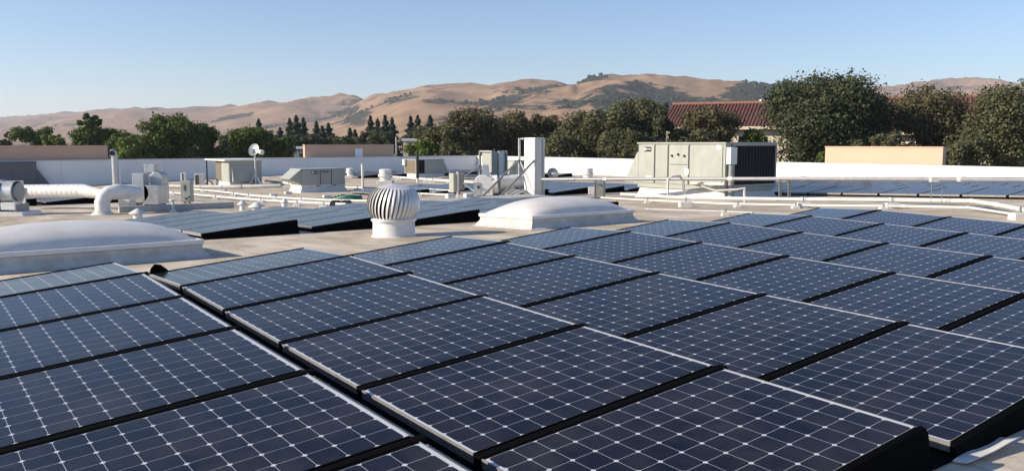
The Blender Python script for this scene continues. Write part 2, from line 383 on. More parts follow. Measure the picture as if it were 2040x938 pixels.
def far_panel_mesh():
    m = MB(); m.box((.012, -PD+.012, -.04), (PW-.012, -.012, -.001)); m.mi = 1; w = .012
    m.box((0, -PD, -.046), (w, 0, 0)); m.box((PW-w, -PD, -.046), (PW, 0, 0)); m.box((w, -w, -.046), (PW-w, 0, 0)); m.box((w, -PD, -.046), (PW-w, -PD+w, 0))
    m.mi = 2
    m.prism([(-PD-.003, -.004), (-PD-.055, -.006), (-PD-.066, -.07), (-PD-.003, -.07)], 'x', 0, PW+.03)
    return m.mesh('solar_panel', [M_LAMF, M_FRAME, M_DARK])
ME_FARP = far_panel_mesh()
ME_FARD = None
def far_array(desc, u_near, v0, rows, cols, skip=()):
    grp = 'solar panels of the array '+desc
    for i in range(cols):
        for r in range(rows):
            if (i, r) in skip: continue
            v = v0+i*CW; uF = u_near-r*PP-PD
            zf = rz(uF, v)+CLR; zn = rz(uF+PD, v)+CLR
            o = link('solar_panel', ME_FARP)
            o.matrix_basis = panel_matrix(uF, v, zf, (zn-zf)/PD)
            tag(o, f'{"front" if r == 0 else ORD[r]} row, {ORD[i]} column solar panel of the array {desc}', 'solar panel', grp)
            if r == 0:   # black deflector face closing the front row
                m = MB(); a = u_near+.06
                q = [W3(a-.05, v, zn-.006), W3(a-.05, v+PW+.03, zn-.006+math.sin(TV)*PW), W3(a+.05, v+PW+.03, rz(a, v)+.005), W3(a+.05, v, rz(a, v)+.005)]
                q2 = [p-U*.03 for p in q]; m.hexa(q2+q)
                part('deflector', m, M_DARK, o, inv=o.matrix_basis.inverted())
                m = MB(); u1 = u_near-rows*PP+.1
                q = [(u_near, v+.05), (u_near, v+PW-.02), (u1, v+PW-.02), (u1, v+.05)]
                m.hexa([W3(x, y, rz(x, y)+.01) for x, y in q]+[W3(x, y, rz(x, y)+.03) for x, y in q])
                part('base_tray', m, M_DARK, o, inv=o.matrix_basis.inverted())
            if i == 0 and r % 2 == 0: pass
far_array('behind the turbine vent', -5.15, 1.98, 5, 5)
far_array('under the white spiral duct', -22.4, -1.6, 5, 4)
far_array('left of the big cream unit', -14.9, 15.3, 8, 4)
far_array('beside the far round vent', -32.5, 25.9, 4, 4)
far_array('right of the big cream unit', 4.6, 20.1, 16, 7)
far_array('behind the blower', -18.6, 12.6, 3, 2)
far_array('at the foot of the shaded parapet', -39.6, 21.6, 5, 7)

# ------------------------------------------------------------------ skylights
def skylight(label, u0, u1, v0, v1, hc=.17):
    # u1 = near edge; local x along V, local y along -U (away)
    base = roofpt(u1, v0); t = thing('skylight', label, 'skylight', base, ROT, 'domed skylights on the roof')
    L, Wd = v1-v0, u1-u0
    def zr(x, y): return rz(u1-y, v0+x)-base.z
    m = MB(); rings = []
    for e, z in ((.16, .004), (.10, .03), (.05, .09), (.03, hc-.05), (.03, hc)):
        rings.append([(x, y, zr(x, y)+z) for x, y in ((-e, -e), (L/2, -e), (L+e, -e), (L+e, Wd+e), (L/2, Wd+e), (-e, Wd+e))])
    vs = [p for g in rings for p in g]; n = 6
    m.add(vs, [(i*n+j, i*n+(j+1) % n, (i+1)*n+(j+1) % n, (i+1)*n+j) for i in range(4) for j in range(n)]+[tuple(4*n+j for j in range(n))])
    part('curb', m, M_CURB, t)
    m = MB(); e = .05
    zc = hc
    for a, b in (((-e, -e), (L+e, .03)), ((-e, Wd-.03), (L+e, Wd+e)), ((-e, .03), (.03, Wd-.03)), ((L-.03, .03), (L+e, Wd-.03))):
        c = [(a[0], a[1]), (b[0], a[1]), (b[0], b[1]), (a[0], b[1])]
        m.hexa([(x, y, zr(x, y)+zc+.004) for x, y in c]+[(x, y, zr(x, y)+zc+.06) for x, y in c])
    part('rim', m, M_WHITE, t, bev=.008)
    m = MB(); nx, ny = 40, 28; vs = []
    for j in range(ny+1):
        for i in range(nx+1):
            a, b = 2*i/nx-1, 2*j/ny-1
            f_ = (max(0, 1-abs(a)**2.5)**.62)*(max(0, 1-abs(b)**2.5)**.62)
            x, y = L/2+a*(L/2+.0), Wd/2+b*(Wd/2); vs.append((x, y, zr(x, y)+zc+.05+.28*f_))
    m.add(vs, [(j*(nx+1)+i, j*(nx+1)+i+1, (j+1)*(nx+1)+i+1, (j+1)*(nx+1)+i) for j in range(ny) for i in range(nx)])
    o = link('dome', m.mesh('dome', M_DOME), t); o.data.polygons.foreach_set('use_smooth', [True]*len(o.data.polygons))
    return t
skylight('white domed skylight at the left edge beside the near panels', -3.75, -2.25, -1.55, 1.12)
skylight('white domed skylight in the middle of the roof right of the turbine vent', -4.02, -2.55, 6.60, 8.86)

# ------------------------------------------------------------------ turbine vent
M_TURB = mat('turbine_aluminium', (.72, .71, .70), .38, metal=.35, var=.12, scale=7)
tb = on(785, 470)
t = thing('turbine_vent', 'round spinning turbine vent of curved white metal vanes on a short drum', 'roof vent', tb, 0)
t.scale = (1.03, 1.03, .93)
part('base', MB().lathe([(.35, .0), (.33, .012), (.322, .03), (.318, .24), (.325, .245), (.325, .262), (.318, .265)], 40), M_WHITE, t, True)
part('collar', MB().lathe([(.335, .262), (.345, .268), (.345, .295), (.33, .30)], 40), M_TURB, t, True)
part('shade_core', MB().lathe([(.22, .30), (.29, .42), (.30, .56), (.26, .70), (.14, .82)], 20), M_DARK, t, True)  # black fill standing in for the shade inside the hollow turbine
NVN = 36
def vane():
    m = MB(); n = 14; vs = []
    for i in range(n+1):
        s_ = i/n; a = R(-62)+R(130)*s_; z = .555+.30*math.sin(a)*(.96 if a > 0 else 1)
        ro = .405*math.cos(a*.92)**.55*(1.0)
        ro = max(ro, .30 if a < 0 else .17)
        tw = .30*s_
        for k, (rr, da) in enumerate(((ro, .0), (ro*.985, .07), (ro*.93, .13), (ro*.84, .175))):
            vs.append((rr*math.cos(tw-da), rr*math.sin(tw-da), z))
    m.add(vs, [(i*4+k, i*4+k+1, i*4+5+k, i*4+4+k) for i in range(n) for k in range(3)])
    me = m.mesh('vane', M_TURB); me.polygons.foreach_set('use_smooth', [True]*len(me.polygons)); return me
mv = vane()
for i in range(NVN):
    o = link('vane', mv, t); o.rotation_euler.z = 2*math.pi*i/NVN
part('cap', MB().lathe([(.24, .815), (.245, .825), (.12, .865), (.02, .885), (.005, .887)], 32), M_TURB, t, True)
part('throat_ring', MB().lathe([(.30, .295), (.315, .30), (.315, .315), (.30, .32)], 32), M_TURB, t, True)

# ------------------------------------------------------------------ rooftop units
def text(parent, body, size, loc, rot, m):
    c = bpy.data.curves.new('lettering', 'FONT'); c.body = body; c.size = size; c.extrude = .001; c.align_x = 'CENTER'; c.align_y = 'CENTER'
    o = bpy.data.objects.new('tmp', c); COL.objects.link(o); dg = bpy.context.evaluated_depsgraph_get()
    me = bpy.data.meshes.new_from_object(o.evaluated_get(dg)); bpy.data.objects.remove(o); me.materials.clear(); me.materials.append(m)
    q = link('lettering', me, parent); q.location = loc; q.rotation_euler = rot; return q
def nameplate(t, x, y, z, w, h, side):
    # side 'x': on a face looking to -x; 'y': on a face looking to -y
    if side == 'y': bx = B((x-w/2, y-.015, z-h/2), (x+w/2, y-.002, z+h/2)); rot = (math.pi/2, 0, 0); dl = Vector((.15*w, -.017, 0)); dd = (x-.34*w, y-.0155, z)
    else: bx = B((x-.015, y-w/2, z-h/2), (x-.002, y+w/2, z+h/2)); rot = (math.pi/2, 0, -math.pi/2); dl = Vector((-.017, -.15*w, 0)); dd = (x-.0155, y+.34*w, z)
    p = part('nameplate', bx, M_RUBBER, t)
    m = MB(); r = h*.33; n = 16
    ring = [(math.cos(2*math.pi*i/n)*r, math.sin(2*math.pi*i/n)*r) for i in range(n)]
    if side == 'y': m.prism([(dd[0]+a, dd[2]+b) for a, b in ring], 'y', y-.018, y-.0152)
    else: m.prism([(dd[1]+a, dd[2]+b) for a, b in ring], 'x', x-.018, x-.0152)
    part('emblem', m, M_PLATEW, p)
    text(p, 'TRANE', h*.5, Vector((x, y, z))+dl, rot, M_PLATEW)
def joint(t, side, x, y, z0, z1, w=.012):
    if side == 'x': part('panel_joint', B((x-.004, y-w/2, z0), (x+.002, y+w/2, z1)), M_SEAM, t)
    else: part('panel_joint', B((x-w/2, y-.004, z0), (x+w/2, y+.002, z1)), M_SEAM, t)
def foot(t, base, x0, y0, x1, y1, z1, name='curb', m=None, e=.05):
    c = [(x0, y0), (x1, y0), (x1, y1), (x0, y1)]; q = []
    for x, y in c:
        p = base+V*x-U*y; q.append((x, y, rz(*uv(p))-base.z-.02))
    m_ = MB().hexa([(a+(-e if a == x0 else e), b+(-e if b == y0 else e), z) for a, b, z in q]+[(x, y, z1) for x, y in c])
    return part(name, m_, m or M_WPIPE, t)

# big cream unit
bH = on(1443, 397.5); t = thing('rooftop_unit', 'big cream rooftop air conditioner with black coil side behind the raised pipe', 'air conditioner', bH)
LX, LY, Z0, Z1 = 2.30, 3.45, .24, EYE-bH.z+.02
foot(t, bH, .06, .06, LX-.06, LY-.06, Z0-.02, m=M_WPIPE, e=.1)
part('base_rail', B((0, 0, Z0-.02), (LX, LY, Z0+.09)), M_CREAM, t, bev=.006)
part('cabinet', B((.012, .012, Z0+.09), (LX-.012, LY-.012, Z1-.05)), M_CREAM, t, bev=.008)
part('lid', B((-.03, -.03, Z1-.05), (LX+.03, LY+.03, Z1)), M_CREAM, t, bev=.008)
for a, b in ((.10, 1.31), (1.37, 2.13), (2.19, 2.69), (2.75, 3.39)):
    part('door_panel', B((-.012, a, Z0+.13), (.012, b, Z1-.09)), M_CREAM, t, bev=.006)
for y in (1.34, 2.16, 2.72): joint(t, 'x', .008, y, Z0+.12, Z1-.06, .035)
nameplate(t, -.012, 3.02, Z1-.21, .30, .14, 'x')
for y, z in ((2.0, .40), (1.75, .36), (1.51, .40)):
    k_ = part('knob', MB().tube([(-.012, y, Z1-z+.0), (-.05, y, Z1-z)], .035, 12), M_RUBBER, t)
part('latch_bar', B((-.035, 1.42, Z1-.66), (-.014, 2.07, Z1-.635)), M_STEEL, t)
part('warning_label', B((-.016, 1.64, Z1-.60), (-.013, 1.76, Z1-.47)), M_GREYCAB, t)
part('paper_label', B((-.016, 1.34, Z1-.95), (-.013, 1.50, Z1-.78)), M_PLATEW, t)
part('paper_label', B((-.016, .16, Z1-.20), (-.013, .32, Z1-.08)), M_PLATEW, t)
part('paper_label', B((-.016, 2.85, Z1-1.15), (-.013, 3.08, Z1-1.04)), M_PLATEW, t)
cf = part('coil_grille', B((.34, -.012, Z0+.16), (LX-.06, .014, Z1-.10)), M_COIL, t)
for a, b in (((.30, -.03, Z0+.10), (.34, .012, Z1-.05)), ((LX-.06, -.03, Z0+.10), (LX, .012, Z1-.05)), ((.34, -.03, Z0+.10), (LX-.06, .012, Z0+.16)), ((.34, -.03, Z1-.10), (LX-.06, .012, Z1-.05))):
    part('coil_frame', B(a, b), M_GREYCAB, t)
for i in range(14):
    x = .34+(LX-.40)*(i+.5)/14; part('grille_bar', B((x-.004, -.02, Z0+.16), (x+.004, -.013, Z1-.10)), M_SEAM, cf)
part('disconnect_box', B((.02, -.17, Z1-.62), (.30, -.012, Z1-.14)), M_WHITE, t, bev=.01)
part('conduit_riser', MB().tube([(.16, -.09, .03), (.16, -.09, Z1-.62)], .09, 12), M_STEEL, t, True)
hd = MB().prism([(LY, Z1-.30), (LY+.06, Z1-.30), (LY+.62, Z0+.12), (LY, Z0+.12)], 'x', .02, LX-.02)
part('intake_hood', hd, M_CREAM, t, bev=.006)

# small front-lit unit with nameplate
bH = on(601, 384); t = thing('rooftop_unit', 'small grey rooftop air conditioner with triangular hood and nameplate', 'air conditioner', bH)
LX, LY, Z0, Z1 = 1.96, 1.15, .24, .98
foot(t, bH, .02, .02, LX-.02, LY, Z0, e=.10)
part('base_rail', B((-.01, -.01, Z0), (LX+.01, LY, Z0+.07)), M_WPIPE, t)
part('cabinet', B((0, 0, Z0+.07), (LX, LY, Z1-.03)), M_GREYCAB, t, bev=.006)
part('lid', B((-.02, -.02, Z1-.03), (LX+.02, LY+.02, Z1)), M_GREYCAB, t, bev=.005)
for a, b in ((.03, .82), (.86, 1.32), (1.36, 1.92)): part('door_panel', B((a, -.012, Z0+.09), (b, .004, Z1-.05)), M_GREYCAB, t, bev=.005)
for x in (.84, 1.34): joint(t, 'y', x, -.0, Z0+.09, Z1-.04, .03)
nameplate(t, .60, -.012, Z1-.16, .30, .12, 'y')
for x in (.95, 1.06, 1.17): part('knob', MB().tube([(x, -.012, Z1-.13), (x, -.05, Z1-.13)], .03, 10), M_RUBBER, t)
part('service_box', B((.95, -.03, Z0+.14), (1.20, -.013, Z0+.52)), M_GREYCAB, t, bev=.004)
for x in (.74, 1.46): part('fork_slot', B((x-.09, -.014, Z0+.015), (x+.09, -.011, Z0+.05)), M_RUBBER, t)
part('intake_hood', MB().prism([(0, Z1-.03), (-.02, Z1-.03), (-.50, Z0+.34), (-.48, Z0+.31), (0, Z0+.09)], 'y', .02, LY-.05), M_CREAM, t, bev=.005)
part('gas_pipe', MB().tube([(1.18, -.12, .02), (1.18, -.12, .20), (1.18, 0, .26)], .022, 8), M_WPIPE, t, True)

# unit with wide overhanging lid beside the dish mast
bH = on(458, 374); t = thing('rooftop_unit', 'pale rooftop unit under a wide overhanging white lid beside the dish tripod', 'air conditioner', bH)
LX, LY, Z0, Z1 = 1.75, 2.3, .28, 1.50
foot(t, bH, .02, .02, LX-.02, LY, Z0, e=.08)
part('cabinet', B((0, 0, Z0), (LX, LY, Z1-.10)), M_CREAM, t, bev=.008)
part('lid', B((-.25, -.05, Z1-.10), (LX+.06, LY+1.1, Z1-.02)), M_WHITE, t, bev=.008)
part('coil_grille', B((-.012, 1.35, Z0+.06), (.004, 2.25, Z1-.14)), M_BROWN, t)
part('door_panel', B((-.012, .04, Z0+.04), (.004, 1.30, Z1-.13)), M_CREAM, t, bev=.005)
part('intake_hood', MB().prism([(0, Z1-.30), (-.02, Z1-.30), (-.26, Z0+.06), (-.24, Z0+.03), (0, Z0+.03)], 'x', .12, LX-.25), M_GREYCAB, t, bev=.005)
part('hood_flap', MB().prism([(0, Z1-.13), (-.03, Z1-.14), (-.03, Z1-.29), (0, Z1-.29)], 'x', .05, LX-.12), M_GREYCAB, t)
part('lid_post', B((-.20, LY+1.0, .0), (-.14, LY+1.06, Z1-.10)), M_RUBBER, t)
# far unit with brown coil
bH = on(829, 354); t = thing('rooftop_unit', 'far rooftop unit with brown coil and dark grille in front of the shaded parapet', 'air conditioner', bH)
LX, LY, Z0, Z1 = 2.1, 1.5, .22, 1.16
foot(t, bH, .02, .02, LX-.02, LY, Z0, e=.1)
part('cabinet', B((0, 0, Z0), (LX, LY, Z1-.04)), M_GREYCAB, t, bev=.008)
part('lid', B((-.02, -.02, Z1-.04), (LX+.02, LY+.02, Z1)), M_GREYCAB, t)
part('coil_grille', B((-.012, .08, Z0+.05), (.004, LY-.08, Z1-.07)), M_BROWN, t)
part('dark_grille', B((.06, -.014, Z0+.05), (.62, .004, Z1-.06)), M_COIL, t)
part('disconnect_box', B((-.16, LY-.30, Z1-.40), (-.013, LY-.02, Z1-.02)), M_WHITE, t)
part('door_panel', B((.66, -.014, Z0+.05), (LX-.05, .004, Z1-.06)), M_GREYCAB, t, bev=.005)
part('intake_hood', MB().prism([(LX, Z1-.20), (LX+.03, Z1-.20), (LX+.42, Z0+.02), (LX, Z0+.02)], 'y', .05, LY-.05), M_GREYCAB, t)
# unit behind the antenna cabinets
bH = on(1025, 358); t = thing('rooftop_unit', 'rooftop unit with slanted cream hood behind the tall antenna cabinets', 'air conditioner', bH)
foot(t, bH, .02, .02, 1.9, 1.4, .2, e=.1)
part('cabinet', B((0, 0, .2), (1.95, 1.4, 1.06)), M_GREYCAB, t, bev=.008); part('lid', B((-.02, -.02, 1.06), (1.97, 1.42, 1.10)), M_GREYCAB, t)
part('intake_hood', MB().prism([(0, 1.0), (-.03, 1.0), (-.42, .30), (0, .30)], 'y', .05, 1.35), M_CREAM, t, bev=.006)
part('door_panel', B((.06, -.014, .25), (.9, .004, 1.02)), M_GREYCAB, t); part('door_panel', B((.95, -.014, .25), (1.9, .004, 1.02)), M_GREYCAB, t)
nameplate(t, .55, -.014, .92, .34, .12, 'y')
M_SHADECAB = mat('shaded_cabinet_paint', (.12, .13, .145), .6, var=.12, scale=2)  # cabinet colour darkened to carry the shade on the left unit
# unit at the left edge, its shade put into the cabinet colour
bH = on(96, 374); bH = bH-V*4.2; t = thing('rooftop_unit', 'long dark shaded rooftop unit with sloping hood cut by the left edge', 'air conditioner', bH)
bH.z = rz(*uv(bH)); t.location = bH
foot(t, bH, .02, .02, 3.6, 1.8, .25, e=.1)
part('cabinet', B((0, 0, .25), (3.65, 1.8, 1.62)), M_SHADECAB, t, bev=.01); part('lid', B((-.03, -.03, 1.62), (3.68, 1.83, 1.67)), M_SHADECAB, t)
part('intake_hood', MB().prism([(3.65, 1.25), (3.69, 1.25), (4.35, .25), (3.65, .25)], 'y', .04, 1.76), M_SHADECAB, t)
for a in (.05, 1.25, 2.45): part('door_panel', B((a, -.014, .32), (a+1.15, .004, 1.58)), M_SHADECAB, t, bev=.006)

# ------------------------------------------------------------------ ducts and blowers at the left
gz = lambda p: rz(*uv(p))
def ring_tube(m, a, b, r, n=16): m.tube([a, b], r, n)
D1 = [dep(38, 381, 25.2), dep(165, 380, 24.6), dep(200, 386, 24.3), dep(232, 388, 24.1)]
t = thing('spiral_duct', 'long white spiral duct running right from the left blower', 'duct', Vector((D1[0].x, D1[0].y, gz(D1[0]))), 0)
inv = Matrix.Translation(t.location).inverted()
part('duct_run', MB().tube(D1, [.195, .195, .14, .14], 20), M_WHITE, t, True, inv=inv)
for i in range(13):
    p = D1[0].lerp(D1[1], (i+.6)/13); d = (D1[1]-D1[0]).normalized()
    part('spiral_seam', MB().tube([p-d*.008, p+d*.008],   .200, 20), M_WHITE, t, True, inv=inv)
part('end_flange', MB().tube([D1[0]-(D1[1]-D1[0]).normalized()*.03, D1[0]], .225, 20), M_RUBBER, t, True, inv=inv)
p = D1[0].lerp(D1[1], .14); p = p-Vector((0, .22, 0)); part('support_post', B((p.x-.04, p.y-.03, gz(p)), (p.x+.04, p.y+.03, p.z+.12)), M_WHITE, t, inv=inv)
eb = on(205, 427)
t = thing('elbow_duct', 'white elbow duct bending down into the roof left of the grey blower', 'duct', eb, 0)
inv = Matrix.Translation(eb).inverted(); zt = dep(205, 383, eb.y).z
e2 = dep(272, 384, eb.y+1.2)
pts = [eb, Vector((eb.x, eb.y, zt-.26)), Vector((eb.x+.05, eb.y+.03, zt-.11)), Vector((eb.x+.16, eb.y+.1, zt-.02)), Vector((eb.x+.34, eb.y+.2, zt)), e2]
part('duct_run', MB().tube(pts, .19, 20), M_WHITE, t, True, inv=inv)
for q in pts[1:5]: pass
for i in range(5):
    p = pts[4].lerp(pts[5], (i+.3)/5); d = (pts[5]-pts[4]).normalized(); part('spiral_seam', MB().tube([p-d*.012, p+d*.012], .20, 20), M_WHITE, t, True, inv=inv)
part('roof_flange', MB().lathe([(.30, 0), (.27, .02), (.25, .05), (.21, .055), (.21, .10)], 24, eb), M_WPIPE, t, True, inv=inv)
rb = on(254, 415)
part('riser', B((rb.x-.19, rb.y-.19, rb.z-.02), (rb.x+.19, rb.y+.19, zt-.05)), M_WHITE, t, True, .04, inv=inv)
def blower(label, loc, s=1., flip=1):
    t = thing('duct_blower', label, 'blower', loc, 0)
    return t
# grey blower with stacked outlet boxes
fb = on(300, 410); t = thing('duct_blower', 'grey metal blower with square outlet boxes at the end of the elbow duct', 'blower', fb, 0)
k_ = fb.y/F_PX
def bx(n, x0, y0, x1, y1, d0, d1, m, bev=.012):   # extents in photo pixels at the blower's distance
    return part(n, B(((x0-300)*k_, d0, (408-y1)*k_+.03), ((x1-300)*k_, d1, (408-y0)*k_+.03)), m, t, bev=bev)
m = MB(); n = 22; cx, cz, r0 = -14*k_, (408-383)*k_+.03, .30
m.prism([(cx+r0*math.cos(2*math.pi*i/n), cz+r0*math.sin(2*math.pi*i/n)) for i in range(n)], 'y', -.30, .12); part('scroll_housing', m, M_GALV, t, True)
bx('outlet_box', 274, 345, 296, 384, -.29, .10, M_GALV); bx('motor_box', 296, 368, 324, 406, -.30, .55, M_GALV)
m = MB(); m.prism([(297*k_-300*k_, .6), ], 'y', 0, .1) if False else None
part('hood', MB().prism([((297-300)*k_, (408-369)*k_+.03), ((321-300)*k_, (408-369)*k_+.03), ((321-300)*k_, (408-349)*k_+.03), ((314-300)*k_, (408-343)*k_+.03), ((306-300)*k_, (408-343)*k_+.03), ((297-300)*k_, (408-350)*k_+.03)], 'y', .15, .65), M_GALV, t, bev=.01)
bx('upper_box', 285, 328, 305, 345, .2, .6, M_GALV)
part('inlet_cone', MB().tube([Vector(((268-300)*k_, .02, cz)), Vector(((278-300)*k_, -.05, cz))], [.22, .27], 20), M_GALV, t, True)
for x in (-.38, -.1, .1, .34): part('leg', B((x-.02, -.2, .0), (x+.02, .3, .12)), M_STEEL, t)
# left edge blower
fb = on(28, 428); t = thing('duct_blower', 'large grey drum blower cut by the left edge of the picture', 'blower', fb, 0)
k_ = fb.y/F_PX
def drum(n, x0, x1, cy_, r, m):
    part(n, MB().tube([Vector(((x0-28)*k_, .1, (428-cy_)*k_)), Vector(((x1-28)*k_, .1, (428-cy_)*k_))], r, 24), m, t, True, .01)
drum('drum', -20, 10, 387, .38, M_GALV); drum('drum_front', 11, 34, 385, .33, M_GALV); drum('inlet_ring', 34, 38, 382, .25, M_STEEL)
part('outlet_box', B((-20*k_, -.1, (428-372)*k_), (6*k_, .4, (428-361)*k_)), M_GALV, t)
part('belt_guard', B((-10*k_, -.35, (428-416)*k_), (18*k_, -.1, (428-402)*k_)), M_WHITE, t, bev=.01)
for x in (-.3, .22): part('leg', B((x-.03, -.3, -.02), (x+.03, .3, .30)), M_STEEL, t)
part('skid', MB().hexa([(-.8, -.5, -.04), (.55, -.5, -.04), (.55, .4, -.04), (-.8, .4, -.04), (-.8, -.5, .10), (.5, -.5, .10), (.5, .4, .10), (-.8, .4, .10)]), M_WHITE, t)
# long sleeper under the blower
a, b = on(238, 424), on(466, 414); d = (b-a).normalized(); s_ = Vector((-d.y, d.x, 0)).normalized()*.14
m = MB().hexa([a, b, b+s_, a+s_]+[p+Z*.17 for p in (a, b, b+s_, a+s_)])
solo('sleeper', m, M_FLASH, 'long grey roof sleeper running in front of the grey blower', 'sleeper')
# gooseneck stack
sb_ = on(231, 371); k_ = sb_.y/F_PX; t = thing('flue_stack', 'tall galvanised flue stack with gooseneck top in front of the shaded wall', 'flue', sb_, 0)
hh = (371-308)*k_; r_ = 6*k_
part('pipe', MB().tube([(0, 0, -.05), (0, 0, hh-.1)], r_, 16), M_GALV, t, True)
part('gooseneck', MB().tube([(0, 0, hh-.1), (0, -.03, hh+.02), (0, -.10, hh+.10), (0, -.20, hh+.12), (0, -.28, hh+.07)], r_*1.02, 16, False), M_GALV, t, True)
part('outlet', MB().tube([(0, -.265, hh+.082), (0, -.268, hh+.08)], r_*.95, 16), M_RUBBER, t)
part('side_conduit', MB().tube([(r_*1.5, 0, 0), (r_*1.5, 0, hh*.55)], .04, 8), M_WHITE, t, True)

# ------------------------------------------------------------------ posts, boxes, dishes
eb = on(374, 412); k_ = eb.y/F_PX; t = thing('control_box', 'cream electrical control box on two steel legs left of the white pipes', 'electrical box', eb, 0)
part('enclosure', B((-10*k_, -.13, (412-402)*k_), (11*k_, .10, (412-360)*k_)), M_CREAM, t, bev=.012)
part('door', B((-4*k_, -.145, (412-400)*k_), (10*k_, -.131, (412-362)*k_)), M_CREAM, t, bev=.006)
part('display', B((-3*k_, -.155, (412-379)*k_), (1*k_, -.146, (412-368)*k_)), M_SEAM, t)
for x, z in ((1, 395), (7, 392)): part('knob', MB().tube([(x*k_, -.145, (412-z)*k_), (x*k_, -.18, (412-z)*k_)], .028, 10), M_RUBBER, t)
for x in (-5, 4): part('leg', B((x*k_-.03, -.03, -.02), (x*k_+.03, .03, (412-402)*k_)), M_STEEL, t)
ab = on(366, 385); k_ = ab.y/F_PX; t = thing('panel_antenna', 'slim white panel antenna pair standing behind the cream control box', 'antenna', ab, 0)
part('panel', B((-4*k_, -.06, (385-366)*k_), (-1*k_, .06, (385-344)*k_)), M_WHITE, t, bev=.02); part('panel', B((2*k_, -.04, (385-362)*k_), (7*k_, .08, (385-343)*k_)), M_GALV, t, bev=.02)
part('mast', MB().tube([(0, 0, -.05), (0, 0, (385-346)*k_)], .03, 8), M_STEEL, t, True)
mb_ = on(398, 373); k_ = mb_.y/F_PX; t = thing('condenser', 'small white condenser box with black cable beside the lidded unit', 'condenser', mb_, R(20))
part('case', B((-9*k_, -.2, .06), (10*k_, .2, (373-346)*k_)), M_WHITE, t, bev=.02); part('grille', B((-8*k_, -.215, .12), (-1*k_, -.201, (373-349)*k_)), M_BROWN, t)
part('feet', B((-10*k_, -.15, -.03), (11*k_, .15, .06)), M_WPIPE, t)
part('cable', MB().tube([(11*k_, 0, .15), (16*k_, -.1, .36), (22*k_, -.1, .30), (27*k_, -.1, .02)], .03, 8), M_RUBBER, t, True)
# dish on tripod
db = on(510, 372); k_ = db.y/F_PX; t = thing('dish_tripod', 'white dish antenna on a galvanised tripod mast beside the lidded unit', 'dish antenna', db, 0)
hd_ = (372-302)*k_
part('mast', MB().tube([(0, 0, .04), (0, 0, hd_)], .05, 10), M_GALV, t, True)
for a in (R(200), R(-20), R(90)): part('leg', MB().tube([(0, 0, (372-345)*k_), (14*k_*math.cos(a), 14*k_*math.sin(a), .02)], .035, 8), M_GALV, t, True)
part('foot_frame', B((-22*k_, -.3, -.02), (10*k_, .2, .05)), M_GALV, t)
for x in (-20, -12, 4): part('ballast_block', B((x*k_-.12, -.42, -.02), (x*k_+.10, -.24, .14)), M_WPIPE, t, bev=.02)
m = MB().lathe([(.02, 0), (.12, .012), (.24, .05), (.34, .11), (.33, .125), (.23, .07), (.11, .03), (.02, .02)], 24)
d_ = part('dish', m, M_GALV, t, True); d_.location = (0, .05, hd_+.05); d_.rotation_euler = (R(60), R(-45), 0)
fd = part('feed_horn', MB().tube([(.1, -.1, hd_+.02), (.5, -.35, hd_-.05)], [.06, .14], 12), M_WHITE, t, True); part('mount', B((-.1, -.12, hd_-.15), (.14, .1, hd_+.12)), M_STEEL, t)
db = on(1101, 360); k_ = db.y/F_PX; t = thing('satellite_dish', 'small dark grey satellite dish right of the tall white cabinet', 'dish antenna', db, 0)
m = MB().lathe([(.02, 0), (.15, .02), (.31, .08), (.31, .095), (.15, .04), (.02, .02)], 24)
d_ = part('dish', m, M_STEEL, t, True); d_.location = (0, .12, (360-346)*k_); d_.rotation_euler = (R(72), 0, R(10))
part('arm', MB().tube([(0, 0, .3), (.02, -.28, .38)], .02, 8), M_GALV, t, True); part('mast', MB().tube([(0, .1, -.05), (0, .1, .42)], .03, 8), M_WPIPE, t, True); part('receiver', B((-.08, -.34, .36), (.10, -.24, .46)), M_WHITE, t)

def pole(label, px, ytop, ybot, ysplit, r, mlow, mtop):
    b = on(px, ybot); k_ = b.y/F_PX; t = thing('vent_pipe', label, 'pipe', b, 0)
    part('shaft', MB().tube([(0, 0, -.05), (0, 0, (ybot-ysplit)*k_)], r, 10), mlow, t, True)
    part('upper_shaft', MB().tube([(0, 0, (ybot-ysplit)*k_), (0, 0, (ybot-ytop)*k_)], r*1.15, 10), mtop, t, True)
pole('thin plain white vent pipe right of the small unit with nameplate', 723, 327, 376, 350, .055, M_WPIPE, M_WPIPE)
pole('black topped white vent pipe in front of the brown coil unit', 832, 303, 364, 355, .07, M_WPIPE, M_RUBBER)
pole('tall thin black pipe at the dark hedge beyond the antenna frame', 986, 296, 382, 366, .05, M_WPIPE, M_RUBBER)

def mush(label, px, ybot, ytop, w, grp='round capped exhaust vents'):
    b = on(px, ybot); k_ = b.y/F_PX; H_ = (ybot-ytop)*k_; r = w/2*k_; t = thing('exhaust_vent', label, 'roof vent', b, 0, grp)
    part('base', B((-r*1.05, -r*1.05, -.05), (r*1.05, r*1.05, H_*.22)), M_WPIPE, t, bev=.02)
    part('body', MB().lathe([(r*.75, H_*.2), (r*.75, H_*.42), (r*1.0, H_*.5), (r*1.0, H_*.62), (r*.72, H_*.66)], 24), M_WHITE, t, True)
    part('cap', MB().lathe([(r*.84, H_*.68), (r*.86, H_*.95), (r*.6, H_), (.02, H_)], 24), M_WHITE, t, True)
mush('small round white exhaust vent just right of the nameplate unit', 698, 354, 335, 17)
mush('larger round white exhaust vent behind the turbine', 768, 366, 337, 29)
mush('round white exhaust vent near the sunlit wall right of the satellite dish', 1171, 360, 335, 24)
